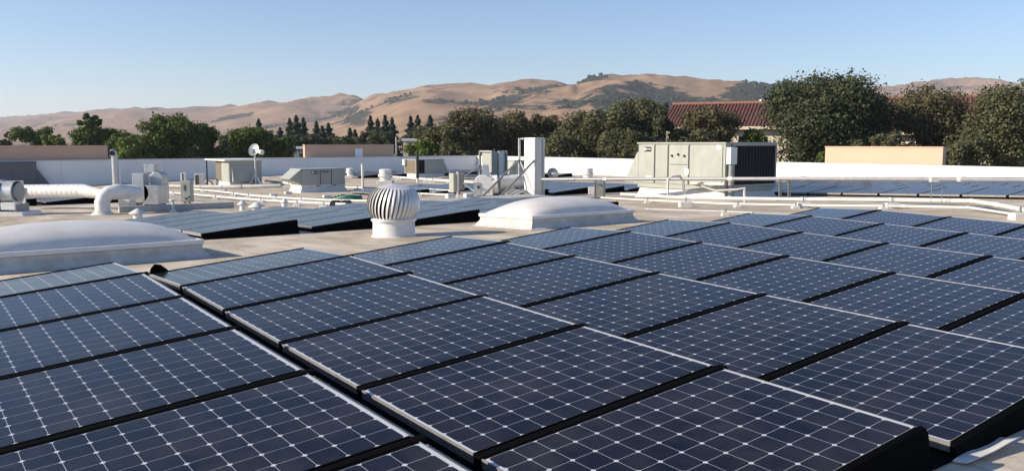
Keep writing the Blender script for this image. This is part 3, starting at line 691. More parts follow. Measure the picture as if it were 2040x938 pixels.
def conevent(label, px, ybot, ytop, w, slim=False):
    b = on(px, ybot); k_ = b.y/F_PX; H_ = (ybot-ytop)*k_; r = w/2*k_; t = thing('capped_vent', label, 'roof vent', b, 0, 'conical capped flue vents')
    rb_ = r*(.72 if slim else .5)
    part('flue', MB().lathe([(rb_*1.25, -.02), (rb_*1.05, .03), (rb_, .05), (rb_, H_*.55)], 20), M_WHITE, t, True)
    part('throat', MB().lathe([(rb_*.85, H_*.5), (rb_*.85, H_*.72)], 16), M_SEAM, t)
    for a in range(4): part('strut', B((rb_*math.cos(a*1.57+.5)-.012, rb_*math.sin(a*1.57+.5)-.012, H_*.5), (rb_*math.cos(a*1.57+.5)+.012, rb_*math.sin(a*1.57+.5)+.012, H_*.72)), M_WHITE, t)
    part('cone_cap', MB().lathe([(r, H_*.60), (r*.98, H_*.63), (r*.12, H_*.98), (.01, H_)], 24), M_WHITE, t, True)
conevent('conical flue cap directly above the left skylight', 275, 439, 415, 34)
conevent('leftmost small conical flue cap among the white pipes, dark necked', 483, 419, 399, 20)
conevent('wide conical flue cap between the white pipes and the tilted panels', 512, 426, 402, 33)
conevent('slim upright conical flue cap right of the wide one', 567, 416, 394, 15, True)
tb_ = on(345, 422); k_ = tb_.y/F_PX; m = MB().lathe([(.11, -.02), (.10, .03), (.035, .06), (.035, .30), (.10, .31), (.10, .34), (.02, .36)], 12)
solo('drain_vent', m, M_WPIPE, 'tiny white T-shaped vent beside the long sleeper', 'roof vent', tb_, 0, smooth=True)

# ------------------------------------------------------------------ antenna platform
a, b = on(838, 412), on(1100, 396); d = (b-a).normalized(); s_ = Vector((-d.y, d.x, 0)).normalized()*1.2
m = MB().hexa([p-Z*.05 for p in (a, b, b+s_, a+s_)]+[p+Z*.10 for p in (a, b, b+s_, a+s_)])
solo('equipment_platform', m, M_FLASH, 'low grey platform curb under the antenna cabinets', 'platform', bev=.02)
for i, x in enumerate((850, 868, 897, 933)):
    q = on(x, 405 if i < 2 else 402); solo('ballast_block', B((-.14, -.1, -.02), (.14, .1, .12 if i < 2 else .18)), M_WPIPE, f'{ORD[i]} white ballast block from the turbine along the platform edge', 'block', q+Z*(.0 if i < 2 else .08), ROT, 'ballast blocks at the platform', bev=.03)
cb = on(1066, 392); k_ = cb.y/F_PX; t = thing('antenna_cabinet', 'tallest white antenna cabinet with steel braces standing on the platform', 'cabinet', cb, ROT)
H_ = (392-275)*k_; sx, sy = .30, .60
part('body', B((0-.02, -.05, .02), (sx, sy, H_)), M_WHITE, t, bev=.01)
part('top_angle', B((-.05, -.08, H_-.07), (sx+.02, -.051, H_-.02)), M_GALV, t)
for x, y in ((-.06, -.09), (sx+.0, -.09), (-.06, sy+.22)):
    part('post', B((x-.035, y-.02, .0), (x+.035, y+.03, H_-.01)), M_GALV, t)
part('top_rail', B((-.05, sy, H_-.06), (-.0, sy+.22, H_-.01)), M_GALV, t)
for p0, p1 in (((-.08, -.06, H_*.62), (-1.6, -.05, .0)), ((-.08, sy+.22, H_*.62), (-1.7, sy+.2, .0)), ((-.05, sy+.2, H_*.6), (.0, -.0, .1))):
    part('brace', MB().tube([p0, p1], .035, 6), M_STEEL, t)
for i in range(3): part('cable_loop', MB().tube([(-.1-.0*i, .05+.2*i, .05), (-.35-.1*i, .1+.2*i, .22), (-.9-.1*i, .15+.2*i, .04)], .03, 8), M_WPIPE, t, True)
# second cabinet frame
cb = on(981, 384); k_ = cb.y/F_PX; t = thing('antenna_cabinet', 'shorter antenna cabinet in a steel frame left of the tallest cabinet', 'cabinet', cb, ROT)
H_ = (384-301)*k_
part('body', B((.0, .05, .3), (.42, .72, H_-.04)), M_CREAM, t, bev=.01)
part('side_panel', B((.30, -.02, .1), (.62, .05, H_)), M_GALV, t)
for x, y in ((-.05, -.05), (-.05, .78), (.64, -.06)): part('post', B((x-.035, y-.03, -.02), (x+.035, y+.03, H_)), M_STEEL, t)
part('top_rail', B((-.07, -.05, H_-.05), (-.02, .78, H_+.01)), M_GALV, t)
for p0, p1 in (((-.06, .78, H_*.66), (-1.5, 1.1, .0)), ((-.06, -.05, H_*.5), (-1.1, -.1, .0))): part('brace', MB().tube([p0, p1], .03, 6), M_GALV, t)
# small antenna box
cb = on(910, 393); k_ = cb.y/F_PX; t = thing('panel_antenna', 'small cream antenna box on a white post with a leaning brace', 'antenna', cb, ROT)
part('box', B((-.16, -.04, .22), (.10, .26, (393-345)*k_)), M_CREAM, t, bev=.015)
for i in range(4): part('fin', B((.11+.05*i, -.05, .25), (.135+.05*i, .2, (393-346)*k_)), M_STEEL, t)
part('post', MB().tube([(0, -.06, -.03), (0, -.06, .9)], .035, 8), M_WPIPE, t, True)
part('brace', MB().tube([(.2, -.06, .5), (.75, -.5, .0)], .025, 8), M_WPIPE, t, True); part('cable', MB().tube([(0, -.06, .1), (.3, -.2, .12), (.5, -.2, .0)], .025, 8), M_WPIPE, t, True)
# blower in the middle
fb = on(967, 393); k_ = fb.y/F_PX; t = thing('duct_blower', 'pale rounded blower with round duct beside the tallest cabinet', 'blower', fb, 0)
def pxp(x, y, dy=0): return Vector(((x-967)*k_, dy, (393-y)*k_))
part('housing', MB().prism([((x-967)*k_, (393-y)*k_) for x, y in ((946, 389), (946, 360), (950, 352), (958, 349), (968, 349), (981, 354), (983, 389))], 'y', -.25, .35), M_WHITE, t, bev=.02)
part('side_cover', MB().prism([((x-967)*k_, (393-y)*k_) for x, y in ((944.5, 386), (944.5, 363), (957, 363), (957, 386))], 'y', -.27, -.249), M_GALV, t)
part('motor_knob', MB().tube([pxp(954, 372, -.33), pxp(954, 372, -.26)], .05, 10), M_RUBBER, t)
part('collar_duct', MB().tube([pxp(982, 368, .05), pxp(992, 367, .05)], .33, 22), M_WHITE, t, True)
part('round_duct', MB().tube([pxp(992, 365, .1), pxp(1046, 362, .6)], .25, 22), M_WHITE, t, True)
part('stack_box', MB().hexa([pxp(960, 350, .0), pxp(975, 350, .0), pxp(975, 350, .4), pxp(960, 350, .4), pxp(962, 329, .05), pxp(973, 329, .05), pxp(973, 329, .35), pxp(962, 329, .35)]), M_GALV, t)
for x in (952, 976): part('leg', B(((x-967)*k_-.04, -.2, -.02), ((x-967)*k_+.04, .3, .1)), M_STEEL, t)
jb = on(1014, 392); solo('junction_box', B((-.17, -.12, .14), (.17, .12, .52)).box((-.05, -.05, -.02), (.05, .05, .14)), M_WPIPE, 'white junction box between the round duct and the tallest cabinet', 'electrical box', jb, ROT, bev=.012)

# ------------------------------------------------------------------ raised conduit on strut posts
up = [(1080, 357.5, 27.6), (1190, 357, 26.3), (1345, 356.5, 24.45), (1563, 356, 22.2), (1867, 357, 17.7), (2110, 358.5, 15.0)]
PT = [dep(*q) for q in up]
t = thing('raised_conduit', 'long grey pipe raised on steel posts crossing in front of the big cream unit', 'pipe', Vector((PT[3].x, PT[3].y, gz(PT[3]))), 0); inv = Matrix.Translation(t.location).inverted()
part('pipe', MB().tube(PT, .05, 12), M_CONDUIT, t, True, inv=inv)
part('pipe_lower', MB().tube([p+Vector((.0, .12, -.012)) for p in PT[:5]], .035, 10), M_CONDUIT, t, True, inv=inv)
d = (PT[2]-PT[1]).normalized()
part('dark_sleeve', MB().tube([dep(1112, 357.4, 27.2), dep(1146, 357.2, 26.8)], .058, 12), M_STEEL, t, True, inv=inv)
for x, y, Yd in ((1206, 357, 26.1), (1455, 356.3, 23.27), (1600, 356.1, 21.6), (1915, 357.3, 17.1)):
    p = dep(x, y, Yd); part('coupling', MB().tube([p-d*.07, p+d*.07], .062, 12), M_WPIPE, t, True, inv=inv)
for x, Yd in ((1186, 26.35), (1204, 26.1), (1555, 22.3), (1573, 22.1)):
    p = dep(x, 357, Yd); z0 = gz(p)
    po = part('strut_post', B((p.x-.035, p.y-.02, z0-.01), (p.x+.035, p.y+.02, p.z+.06)), M_STEEL, t, inv=inv)
    part('foot_plate', B((p.x-.14, p.y-.1, z0-.01), (p.x+.14, p.y+.1, z0+.05)), M_STEEL, t, inv=inv)
    for i in range(6): part('slot', B((p.x-.012, p.y-.024, z0+.12+.08*i), (p.x+.012, p.y-.0205, z0+.165+.08*i)), M_SEAM, po, inv=inv)
for x0, x1, Yd in ((1186, 1204, 26.3), (1555, 1573, 22.25)):
    p, q = dep(x0, 362, Yd), dep(x1, 362, Yd-.1); part('cross_strut', MB().tube([p, q], .025, 6), M_STEEL, t, inv=inv)
for x in (1857, 1878):
    p = dep(x, 357, 17.7); part('thin_leg', MB().tube([p, Vector((p.x, p.y, gz(p)))], .008, 6), M_STEEL, t, inv=inv)
p = dep(1867, 353.5, 17.7); part('clamp', B((p.x-.16, p.y-.08, p.z-.09), (p.x+.16, p.y+.02, p.z-.0)), M_WPIPE, t, inv=inv)
p = dep(1178, 380, 26.2); part('pull_box', B((p.x-.09, p.y-.08, p.z-.12), (p.x+.09, p.y+.05, p.z+.12)), M_WPIPE, t, inv=inv)
p = dep(1192, 378, 26.6); part('grey_box', B((p.x-.14, p.y-.05, p.z-.2), (p.x+.14, p.y+.05, p.z+.16)), M_GREYCAB, t, inv=inv)

# ------------------------------------------------------------------ low white pipes on blocks
def pipe_run(label, pts, r, h, m=None, blocks=(), name='gas_pipe', bw_=.16, bh=None):
    P = [on(x, y)+Z*(h+r) for x, y in pts]
    c = P[len(P)//2]; t = thing(name, label, 'pipe', Vector((c.x, c.y, c.z-h-r)), 0); inv = Matrix.Translation(t.location).inverted()
    part('pipe', MB().tube(P, r, 10), m or M_WPIPE, t, True, inv=inv)
    for x, y in blocks:
        b = on(x, y); bb = part('support_block', B((b.x-bw_, b.y-bw_*.7, b.z-.02), (b.x+bw_, b.y+bw_*.7, b.z+h+r*.6)), M_WPIPE, t, bev=.02, inv=inv)
        part('clamp', MB().tube([(b.x, b.y, b.z+h), (b.x, b.y, b.z+h+2*r+.05)], .02, 6), M_STEEL, bb, inv=inv)
    for i in range(len(P)-1):
        q = P[i]; d = (P[i+1]-P[i]).normalized(); part('coupling', MB().tube([q-d*.06, q+d*.06], r*1.25, 10), m or M_WPIPE, t, True, inv=inv)
    return t
pipe_run('thicker upper white gas pipe on blocks below the big cream unit', [(1240, 396), (1368, 405), (1600, 409), (1777, 411), (1935, 414), (1985, 423), (2032, 433), (2120, 452)], .043, .10, blocks=[(1366, 412), (1600, 414), (1777, 416), (2032, 438)])
pipe_run('thinner white pipe lying just in front of the thick gas pipe', [(1200, 398), (1300, 404), (1440, 411), (1620, 415), (1800, 417), (1930, 420), (2060, 440)], .025, .04, blocks=[(1290, 405), (1470, 413), (1585, 415), (1760, 418)], bw_=.09)
pipe_run('thin grey pipe leading to the middle skylight', [(1290, 423), (1440, 428), (1500, 431)], .02, .05, m=M_FLASH, blocks=[(1445, 430)], bw_=.08)
pipe_run('white pipe along the foot of the big cream unit', [(1268, 390), (1340, 393), (1443, 401)], .04, .42, blocks=[])
q = on(1330, 401); solo('gas_riser', MB().tube([(-.9, .1, .10), (0, 0, .12), (0, 0, .62), (.12, .05, .70), (.32, .12, .70), (.42, .16, .55), (.46, .18, .2)], .035, 10), M_WPIPE, 'bent white gas riser with valve in front of the big cream unit', 'pipe', q, R(-10), smooth=True)
q = on(1482, 404); solo('drain_pipe', MB().tube([(-1.05, .3, .42), (-.7, .2, .30), (-.2, .0, .34), (0, 0, .38), (.02, 0, .02)], .03, 10), M_WPIPE, 'thin white drain pipe at the coil side of the big cream unit', 'pipe', q, 0, smooth=True)
pipe_run('lower long white pipe running from the control box toward the turbine', [(300, 384), (390, 392), (470, 400), (560, 406), (690, 413)], .036, .05, blocks=[(345, 389), (430, 398), (520, 404), (592, 411), (645, 414)], bw_=.11)
pipe_run('upper long white pipe curving past the nameplate unit', [(385, 380), (440, 386), (500, 394), (580, 400), (660, 404), (745, 406)], .036, .05, blocks=[(405, 383), (465, 391), (495, 395), (550, 399), (600, 403), (680, 406)], bw_=.11)
pipe_run('short white pipe right of the nameplate unit base', [(690, 377), (760, 379), (820, 379)], .04, .05, blocks=[(712, 379), (760, 381)], bw_=.13)
pipe_run('white pipe crossing behind the turbine toward the antenna box', [(800, 382), (860, 385), (905, 388)], .05, .08, blocks=[(815, 383), (865, 388)], bw_=.12)
pipe_run('second white pipe below it behind the turbine', [(795, 388), (850, 391), (905, 393)], .035, .05, blocks=[(836, 392)], bw_=.1)
pipe_run('white pipe in front of the brown coil unit', [(785, 357), (835, 361), (905, 367), (945, 369)], .06, .08, blocks=[(795, 359), (862, 365), (850, 364), (896, 368)], bw_=.16)
pipe_run('pale pipe left of the nameplate unit', [(530, 366), (565, 370), (605, 376)], .06, .1, blocks=[(548, 369), (575, 374)], bw_=.2)
pipe_run('shaded grey conduit running past the lidded unit', [(325, 374), (400, 376), (480, 376), (560, 374)], .09, .02, m=M_FLASH, blocks=[(442, 380)], bw_=.2)
# loose blocks
for i, (x, y) in enumerate(((651, 393), (574, 386), (545, 391))):
    solo('roof_block', B((-.14, -.09, -.02), (.14, .09, .09)), M_WPIPE, ['white block in front of the nameplate unit', 'white block left of the nameplate unit', 'white block among the pipes below the dish tripod'][i], 'block', on(x, y), ROT, 'small white roof blocks', bev=.02)
# green hose and buckets
q = on(690, 397); m = MB()
for j in range(4):
    rr = .42-.05*j; m.tube([(rr*1.3*math.cos(a)+.05*j, rr*.6*math.sin(a), .035+.03*j+.02*math.sin(3*a)) for a in np.linspace(0, 6.1, 22)], .022, 6)
m.tube([(-.5, 0, .03), (-.9, -.2, .03), (-1.5, -.1, .03)], .022, 6)
solo('garden_hose', m, M_GREEN, 'coiled green hose lying on the roof behind the turbine', 'hose', q, 0, smooth=True)
for i, x in enumerate((669, 690)):
    b = on(x, 412); m = MB().prism([(-.17, -.02), (.17, -.02), (.15, .12), (.10, .19), (-.10, .19), (-.15, .12)], 'y', -.12, .12)
    solo('rubber_foot', m, M_RUBBER, ['left black rubber block under the white pipe near the turbine', 'right black rubber block under the white pipe near the turbine'][i], 'block', b, 0, 'black rubber blocks', bev=.015)

# torn membrane flap at the lower right
c = [on(1897, 921), on(1979, 870), on(2033, 891), on(1925, 932)]
m = MB(); n = 10; vs = []
for j in range(n+1):
    for i in range(n+1):
        a, b = i/n, j/n
        p = c[0].lerp(c[1], a).lerp(c[3].lerp(c[2], a), b)
        h = .006+.03*b*b*(.4+a)+.004*math.sin(6*a+2*b)
        vs.append(p+Z*h)
m.add(vs, [(j*(n+1)+i, j*(n+1)+i+1, (j+1)*(n+1)+i+1, (j+1)*(n+1)+i) for j in range(n) for i in range(n)])
o = solo('membrane_flap', m, mat('loose_membrane', (.66, .65, .62), .6, var=.15, scale=8), 'torn curled flap of white roof membrane beside the nearest panels', 'membrane', smooth=True)
sd = o.modifiers.new('solid', 'SOLIDIFY'); sd.thickness = .004

# ------------------------------------------------------------------ trees
def leaf_material(name, c1, c2, tr=.25):
    m = bpy.data.materials.new(name); m.use_nodes = True; n = m.node_tree.nodes; l = m.node_tree.links; p = n['Principled BSDF']
    g_ = n.new('ShaderNodeNewGeometry'); cr = n.new('ShaderNodeValToRGB'); cr.color_ramp.elements[0].color = (*c1, 1); cr.color_ramp.elements[1].color = (*c2, 1)
    l.new(g_.outputs['Random Per Island'], cr.inputs[0]); l.new(cr.outputs[0], p.inputs['Base Color']); p.inputs['Roughness'].default_value = .55; p.inputs['Specular IOR Level'].default_value = .12
    tb = n.new('ShaderNodeBsdfTranslucent'); l.new(cr.outputs[0], tb.inputs[0]); mx = n.new('ShaderNodeMixShader'); mx.inputs[0].default_value = tr
    l.new(p.outputs[0], mx.inputs[1]); l.new(tb.outputs[0], mx.inputs[2]); l.new(mx.outputs[0], n['Material Output'].inputs[0]); return m
LEAF = {'olive': leaf_material('olive_leaves', (0.052, 0.060, 0.028), (0.165, 0.162, 0.084)), 'green': leaf_material('green_leaves', (0.040, 0.062, 0.017), (0.15, 0.19, 0.05)),
        'dark': leaf_material('dark_leaves', (0.032, 0.043, 0.022), (0.105, 0.118, 0.060)), 'conifer': leaf_material('conifer_needles', (0.019, 0.035, 0.024), (0.047, 0.070, 0.041), .1),
        'brown': leaf_material('bronze_leaves', (0.058, 0.057, 0.030), (0.165, 0.147, 0.080)), 'fresh': leaf_material('fresh_leaves', (0.068, 0.108, 0.024), (0.203, 0.243, 0.061))}
M_BARK = mat('bark', (.11, .085, .06), .9, var=.3, scale=4, bump=.5, bscale=20)
def leaves_mesh(name, C, N, size, m):
    # a bent quad per leaf clump
    n = len(C); rnd = np.random.randn(n, 3)*.55+N; rnd /= np.linalg.norm(rnd, axis=1)[:, None]
    t = np.random.randn(n, 3); a = np.cross(rnd, t); a /= np.linalg.norm(a, axis=1)[:, None]; b = np.cross(rnd, a)
    s = size*np.random.uniform(.55, 1.35, n)[:, None]; w = np.random.uniform(.45, .8, n)[:, None]
    P = np.stack([C-a*s*.5, C+b*s*w*.5, C+a*s*.5+rnd*s*.1, C-b*s*w*.5], 1).reshape(-1, 3)
    me = bpy.data.meshes.new(name); me.vertices.add(4*n); me.vertices.foreach_set('co', P.astype(np.float32).ravel())
    me.loops.add(4*n); me.loops.foreach_set('vertex_index', np.arange(4*n, dtype=np.int32)); me.polygons.add(n)
    me.polygons.foreach_set('loop_start', np.arange(0, 4*n, 4, dtype=np.int32)); me.update(calc_edges=True); me.materials.append(m); return me
GZ = -7.
def tree(label, px, ytop, w, Y, kind, ybot=None, n=9000, size=.42, lobes=34, group='trees beyond the parapet', seed=0, name='broadleaf_tree', open_=.0):
    rs = np.random.RandomState(seed+int(px)+500); np.random.seed(seed+int(px)+505)
    top = dep(px, ytop, Y); rx = w/2*Y/F_PX; zb = dep(px, ybot if ybot else 320, Y).z
    zb = max(zb, GZ+1.2); rzz = (top.z-zb)/2; cz = zb+rzz
    t = thing(name, label, 'tree', Vector((top.x, Y, GZ)), 0, group)
    L = []; h = cz-GZ; n = int(n*2.1); size *= .66; lobes = int(lobes*1.5)
    mains = [(np.array([rs.uniform(-.25, .25)*rx, rs.uniform(-.3, .3)*rx, .42*rzz]), .58), (np.array([0, 0, -.35*rzz]), .72)]
    for i in range(5): mains.append((np.array([rs.uniform(-.62, .62)*rx, rs.uniform(-.5, .5)*rx, rs.uniform(-.55, .35)*rzz]), rs.uniform(.34, .55)))
    for i in range(lobes):
        d = rs.randn(3); d /= np.linalg.norm(d); rr = rs.uniform(.35, 1)**.5; mc, mr_ = mains[i % 7]
        lr = (rs.uniform(.10, .32) if i % 3 else rs.uniform(.26, .38))*min(rx, rzz*1.15); rr *= rs.choice([1, 1, 1, 1.1])
        c = np.array([0, 0, h])+mc+d*np.array([rx, rx*.85, rzz])*mr_*rr
        c[0] = np.clip(c[0], -rx, rx); c[2] = min(c[2], h+rzz*math.sqrt(max(.04, 1-(.93*(c[0]/rx-mains[0][0][0]/rx*.6))**2))*rs.uniform(.86, 1.03)-lr*1.05)
        L.append((c, lr))
    wts = np.array([l[1]**2 for l in L]); cnt = (n*wts/wts.sum()).astype(int)
    Cs, Ns = [], []
    for (c, lr), k in zip(L, cnt):
        d = rs.randn(k, 3); d /= np.linalg.norm(d, axis=1)[:, None]; rad = lr*np.clip(rs.normal(.88, .26, k), .2, 1.5)[:, None]
        Cs.append(c+d*rad*np.array([1.1, 1.1, .9])); Ns.append(d)
    C = np.concatenate(Cs); N = np.concatenate(Ns)
    crown = link('crown', leaves_mesh('crown', C, N, size, LEAF[kind]), t)
    m = MB(); r0 = max(.14, rx*.055); m.tube([(0, 0, -.1), (.1*rx*.3, 0, h*.35), (0, .05, h*.75), (0, 0, h)], [r0*1.3, r0, r0*.7, r0*.4], 8)
    for i in range(0, lobes, 3):
        c = L[i][0]; m.tube([(0, 0, h*.55+rs.uniform(-.3, .3)*rzz*.5), tuple(c*np.array([.5, .5, 1])+np.array([0, 0, -.2*rzz])), tuple(c)], [r0*.5, r0*.32, r0*.12], 6)
    part('trunk', m, M_BARK, t, True); return t
def conifer(label, px, ytop, w, Y, seed=0, ybot=292):
    rs = np.random.RandomState(seed+int(px)+500); np.random.seed(seed+int(px)+503)
    top = dep(px, ytop, Y); zb = max(dep(px, ybot+25, Y).z, GZ+1); H_ = top.z-zb; r = w/2*Y/F_PX
    t = thing('conifer_tree', label, 'tree', Vector((top.x, Y, GZ)), 0, 'dark pointed conifers far behind the parapet')
    n = 3200; s_ = rs.uniform(0, 1, n)**.75; tier = .75+.35*np.sin(s_*44+rs.uniform(0, 6)); a = rs.uniform(0, 2*np.pi, n)
    lob = 1+.25*np.sin(a*3+s_*9)
    rad = r*(s_**.85)*tier*lob*rs.uniform(.35, 1.05, n)
    C = np.stack([rad*np.cos(a), rad*np.sin(a), (top.z-GZ)-s_*H_], 1); N = np.stack([np.cos(a), np.sin(a), np.full(n, .5)], 1)
    link('crown', leaves_mesh('crown', C, N, .62, LEAF['conifer']), t)
    part('trunk', MB().tube([(0, 0, -.1), (0, 0, top.z-GZ-.4)], [.3, .05], 7), M_BARK, t, True)
# left group
tree('palm-thin small tree with a round tuft at the far left horizon', 18, 262, 20, 190, 'dark', 277, 900, .6, 9)
tree('low dark tree at the far left behind the tan screen', -10, 272, 70, 150, 'dark', 300, 3000, .6, 20)
tree('rounded dark green tree rising behind the far left tan screen', 72, 250, 92, 140, 'green', 300, 6000, .55, 30)
tree('tall gap-topped tree with two leaf tufts above its crown', 172, 224, 30, 100, 'green', 252, 1300, .42, 8)
tree('second small tuft of leaves high above the left trees', 187, 228, 28, 100.4, 'green', 252, 1000, .42, 7)
tree('bright leaved bush peeking over the far left tan screen', 105, 266, 60, 110, 'fresh', 300, 2600, .45, 16)
tree('broad green tree between the two tufts and the flue stack', 195, 247, 100, 102, 'green', 325, 6500, .45, 32)
tree('tallest bright green tree behind the flue stack', 318, 222, 135, 92, 'green', 332, 12000, .45, 40)
tree('leafy green tree bottom behind the control box', 265, 265, 70, 88, 'fresh', 330, 4000, .42, 22)
tree('dark green tree right of the tallest bright green one', 410, 244, 78, 95, 'green', 325, 7500, .45, 30)
tree('wide green tree behind the dish tripod', 505, 250, 110, 94, 'green', 325, 10000, .45, 36)
tree('low green tree right of the dish tripod', 560, 270, 70, 97, 'green', 322, 5000, .45, 24)
tree('dim tree filling the gap left of the wide green tree', 455, 268, 50, 120, 'dark', 320, 3500, .5, 20)
for i, (x, y, w) in enumerate(((515, 238, 22), (558, 256, 26), (577, 237, 26), (590, 231, 28), (604, 236, 26), (630, 243, 26), (642, 252, 24), (654, 246, 28), (697, 256, 26), (707, 260, 22), (738, 232, 28), (752, 238, 26), (767, 231, 28), (781, 236, 26), (818, 232, 28), (832, 231, 30), (857, 231, 32))):
    conifer(f'{ORD[i] if i < 17 else ""} pointed dark conifer counting from the left', x, y, w*1.9, 165+6*(i % 3), i)
tree('low dark trees below the middle conifers', 620, 266, 130, 160, 'dark', 305, 6500, .6, 30)
tree('dark round tree left of the second conifer row', 690, 268, 60, 158, 'dark', 305, 3500, .6, 22)
tree('dark spreading tree beneath the right conifer row', 755, 258, 100, 150, 'dark', 308, 6000, .6, 30)
tree('dark tree below the last conifers', 830, 262, 80, 145, 'dark', 308, 5000, .6, 26)
tree('yellow green bush beyond the wall near the parapet corner', 845, 275, 60, 85, 'fresh', 322, 3500, .38, 20)
# right group
tree('bronze olive tree at the left end of the hedge of big trees', 868, 240, 95, 92, 'olive', 330, 7500, .42, 30)
tree('tall brown olive tree behind the antenna frame', 952, 206, 140, 90, 'brown', 335, 13000, .42, 42)
tree('greyish olive tree above the tallest antenna cabinet', 1052, 212, 120, 92, 'brown', 335, 11000, .42, 38)
tree('wide dark olive tree right of the tallest cabinet', 1150, 214, 150, 88, 'olive', 335, 14000, .42, 42)
tree('tall green crowned tree left of the big cream unit', 1275, 190, 115, 86, 'olive', 330, 11000, .42, 38)
tree('small pointed green tree beside the tall green crowned one', 1322, 205, 48, 80, 'dark', 285, 3500, .4, 16)
tree('low olive tree behind the top of the big cream unit', 1240, 255, 120, 82, 'olive', 338, 8000, .40, 30)
tree('bronze tree in front of the tiled roof', 1420, 210, 150, 84, 'brown', 310, 9000, .42, 34)
tree('low bushy tree right behind the big cream unit lid', 1370, 250, 110, 80, 'olive', 335, 7500, .4, 28)
tree('bright green bush between the tiled roof and the great dark tree', 1505, 255, 62, 82, 'fresh', 310, 3000, .38, 18)
tree('great dark evergreen tree, the largest, right of the big cream unit', 1668, 141, 272, 76, 'dark', 350, 36000, .42, 90)
tree('bronze tree above the peach screen', 1842, 166, 205, 78, 'brown', 330, 13000, .40, 44)
tree('large olive tree cut by the right edge', 1995, 158, 190, 72, 'olive', 350, 18000, .38, 52)
tree('tall dark crown at the right border', 2050, 142, 90, 76, 'olive', 300, 6000, .40, 26)
tree('low shrub below the bronze tree at the peach screen', 1770, 262, 110, 70, 'olive', 335, 6000, .36, 24)
tree('small fresh green bush at the left end of the peach screen', 1632, 303, 30, 58, 'fresh', 340, 1100, .3, 9)
tree('sparse low tree at the right of the peach screen', 1915, 262, 100, 68, 'olive', 345, 6000, .36, 24)

tree('dim olive tree between the brown olive tree and the greyish one', 1002, 228, 90, 97, 'olive', 335, 6500, .42, 26)
tree('dim bronze tree filling behind the tallest cabinet', 1100, 226, 90, 97, 'brown', 335, 6500, .42, 26)
tree('dim green tree behind the wide dark olive tree', 1215, 224, 90, 96, 'dark', 335, 6500, .42, 26)
tree('low olive hedge tree left of the antenna frame', 905, 250, 80, 84, 'olive', 335, 5000, .40, 24)
tree('low green hedge tree left of the tallest bright green one', 245, 262, 60, 97, 'green', 330, 3500, .42, 20)
tree('low dark hedge tree between the two left green trees', 365, 262, 60, 99, 'green', 330, 3500, .42, 20)
# ------------------------------------------------------------------ buildings beyond
M_TILE = mat('clay_tile', (.13, .052, .040), .85, var=.45, scale=.9); M_TILE2 = mat('ridge_tile', (.28, .13, .09), .8, var=.2, scale=2); M_STUC = mat('cream_stucco', (.60, .52, .40), .9, var=.08, scale=.6)
def tiled(label, x0, x1, yr, ye, Y0, Y1, yw=300):
    a, b = dep(x0, yr, Y0), dep(x1, yr, Y1); b.z = a.z
    d = (b-a); d.z = 0; L = d.length; rot = math.atan2(d.y, d.x); t = thing('tiled_building', label, 'building', Vector((a.x, a.y, GZ)), rot)
    zr_ = a.z-GZ; ze = dep((x0+x1)/2, ye, (Y0+Y1)/2-5).z-GZ; run = 6.
    part('wall', B((.6, -run+.9, 0), (L-.6, run-.9, ze-.1)), M_STUC, t)
    m = MB(); m.add([(0, -run, ze), (L, -run, ze), (L, 0, zr_), (0, 0, zr_), (0, run, ze), (L, run, ze)], [(0, 1, 2, 3), (3, 2, 5, 4), (0, 3, 4), (1, 5, 2), (0, 4, 5, 1)])
    rf = part('roof', m, M_TILE, t)
    nrow = int(L/.42); sl_ = math.hypot(run, zr_-ze); tm = MB(); vs = []
    tm.tube([(0, 0, 0), (0, run*.98, (zr_-ze)*.98)], .10, 6); me = tm.mesh('tile_course', M_TILE, True)
    for i in range(min(nrow, 290)):
        o = link('tile_course', me, rf); o.location = ((i+.5)*L/min(nrow, 290), -run, ze+.02)
    part('ridge_cap', MB().tube([(0, 0, zr_+.05), (L, 0, zr_+.05)], .22, 8), M_TILE2, rf, True)
    part('fascia', B((-.1, -run-.12, ze-.38), (L+.1, -run+.02, ze-.02)), M_STUC, t)
    return t
tiled('long building with red tile roof left of the great dark tree', 1340, 1640, 209, 252, 112, 104)
tiled('long building with red tile roof behind the trees at far right', 1690, 2160, 199, 262, 104, 92)
q = dep(1518, 207, 108); solo('roof_cowl', MB().lathe([(.3, -.6), (.3, .1), (.42, .2), (.40, .5), (.15, .66), (.02, .68)], 14), M_GALV, 'round metal cowl on the red tile roof ridge', 'roof vent', q, 0, smooth=True)
def hut(label, x0, x1, yt, Y, m):
    a, b = dep(x0, yt, Y), dep(x1, yt, Y); t = thing('small_building', label, 'building', Vector((a.x, Y, GZ)), 0)
    part('wall', B((0, 0, 0), (b.x-a.x, 6, a.z-GZ-.3)), m, t); part('roof', B((-.2, -.2, a.z-GZ-.3), (b.x-a.x+.2, 6.2, a.z-GZ)), M_COPING, t)
    part('window', B(((b.x-a.x)*.3, -.06, a.z-GZ-2.2), ((b.x-a.x)*.6, .02, a.z-GZ-.9)), M_RUBBER, t)
hut('small cream building half hidden beyond the parapet corner', 803, 838, 276, 105, M_STUC)
hut('low dark building beyond the tan screen with the white box', 585, 622, 292, 110, M_STEEL)
b_ = dep(790, 314, 75); solo('lamp_post', MB().tube([(0, 0, GZ-b_.z), (0, 0, 1.8)], .09, 8).box((-.25, -.12, -.5), (-.02, .12, .3)), M_STEEL, 'dark post with a white box at the end of the tan screen', 'post', b_, 0)

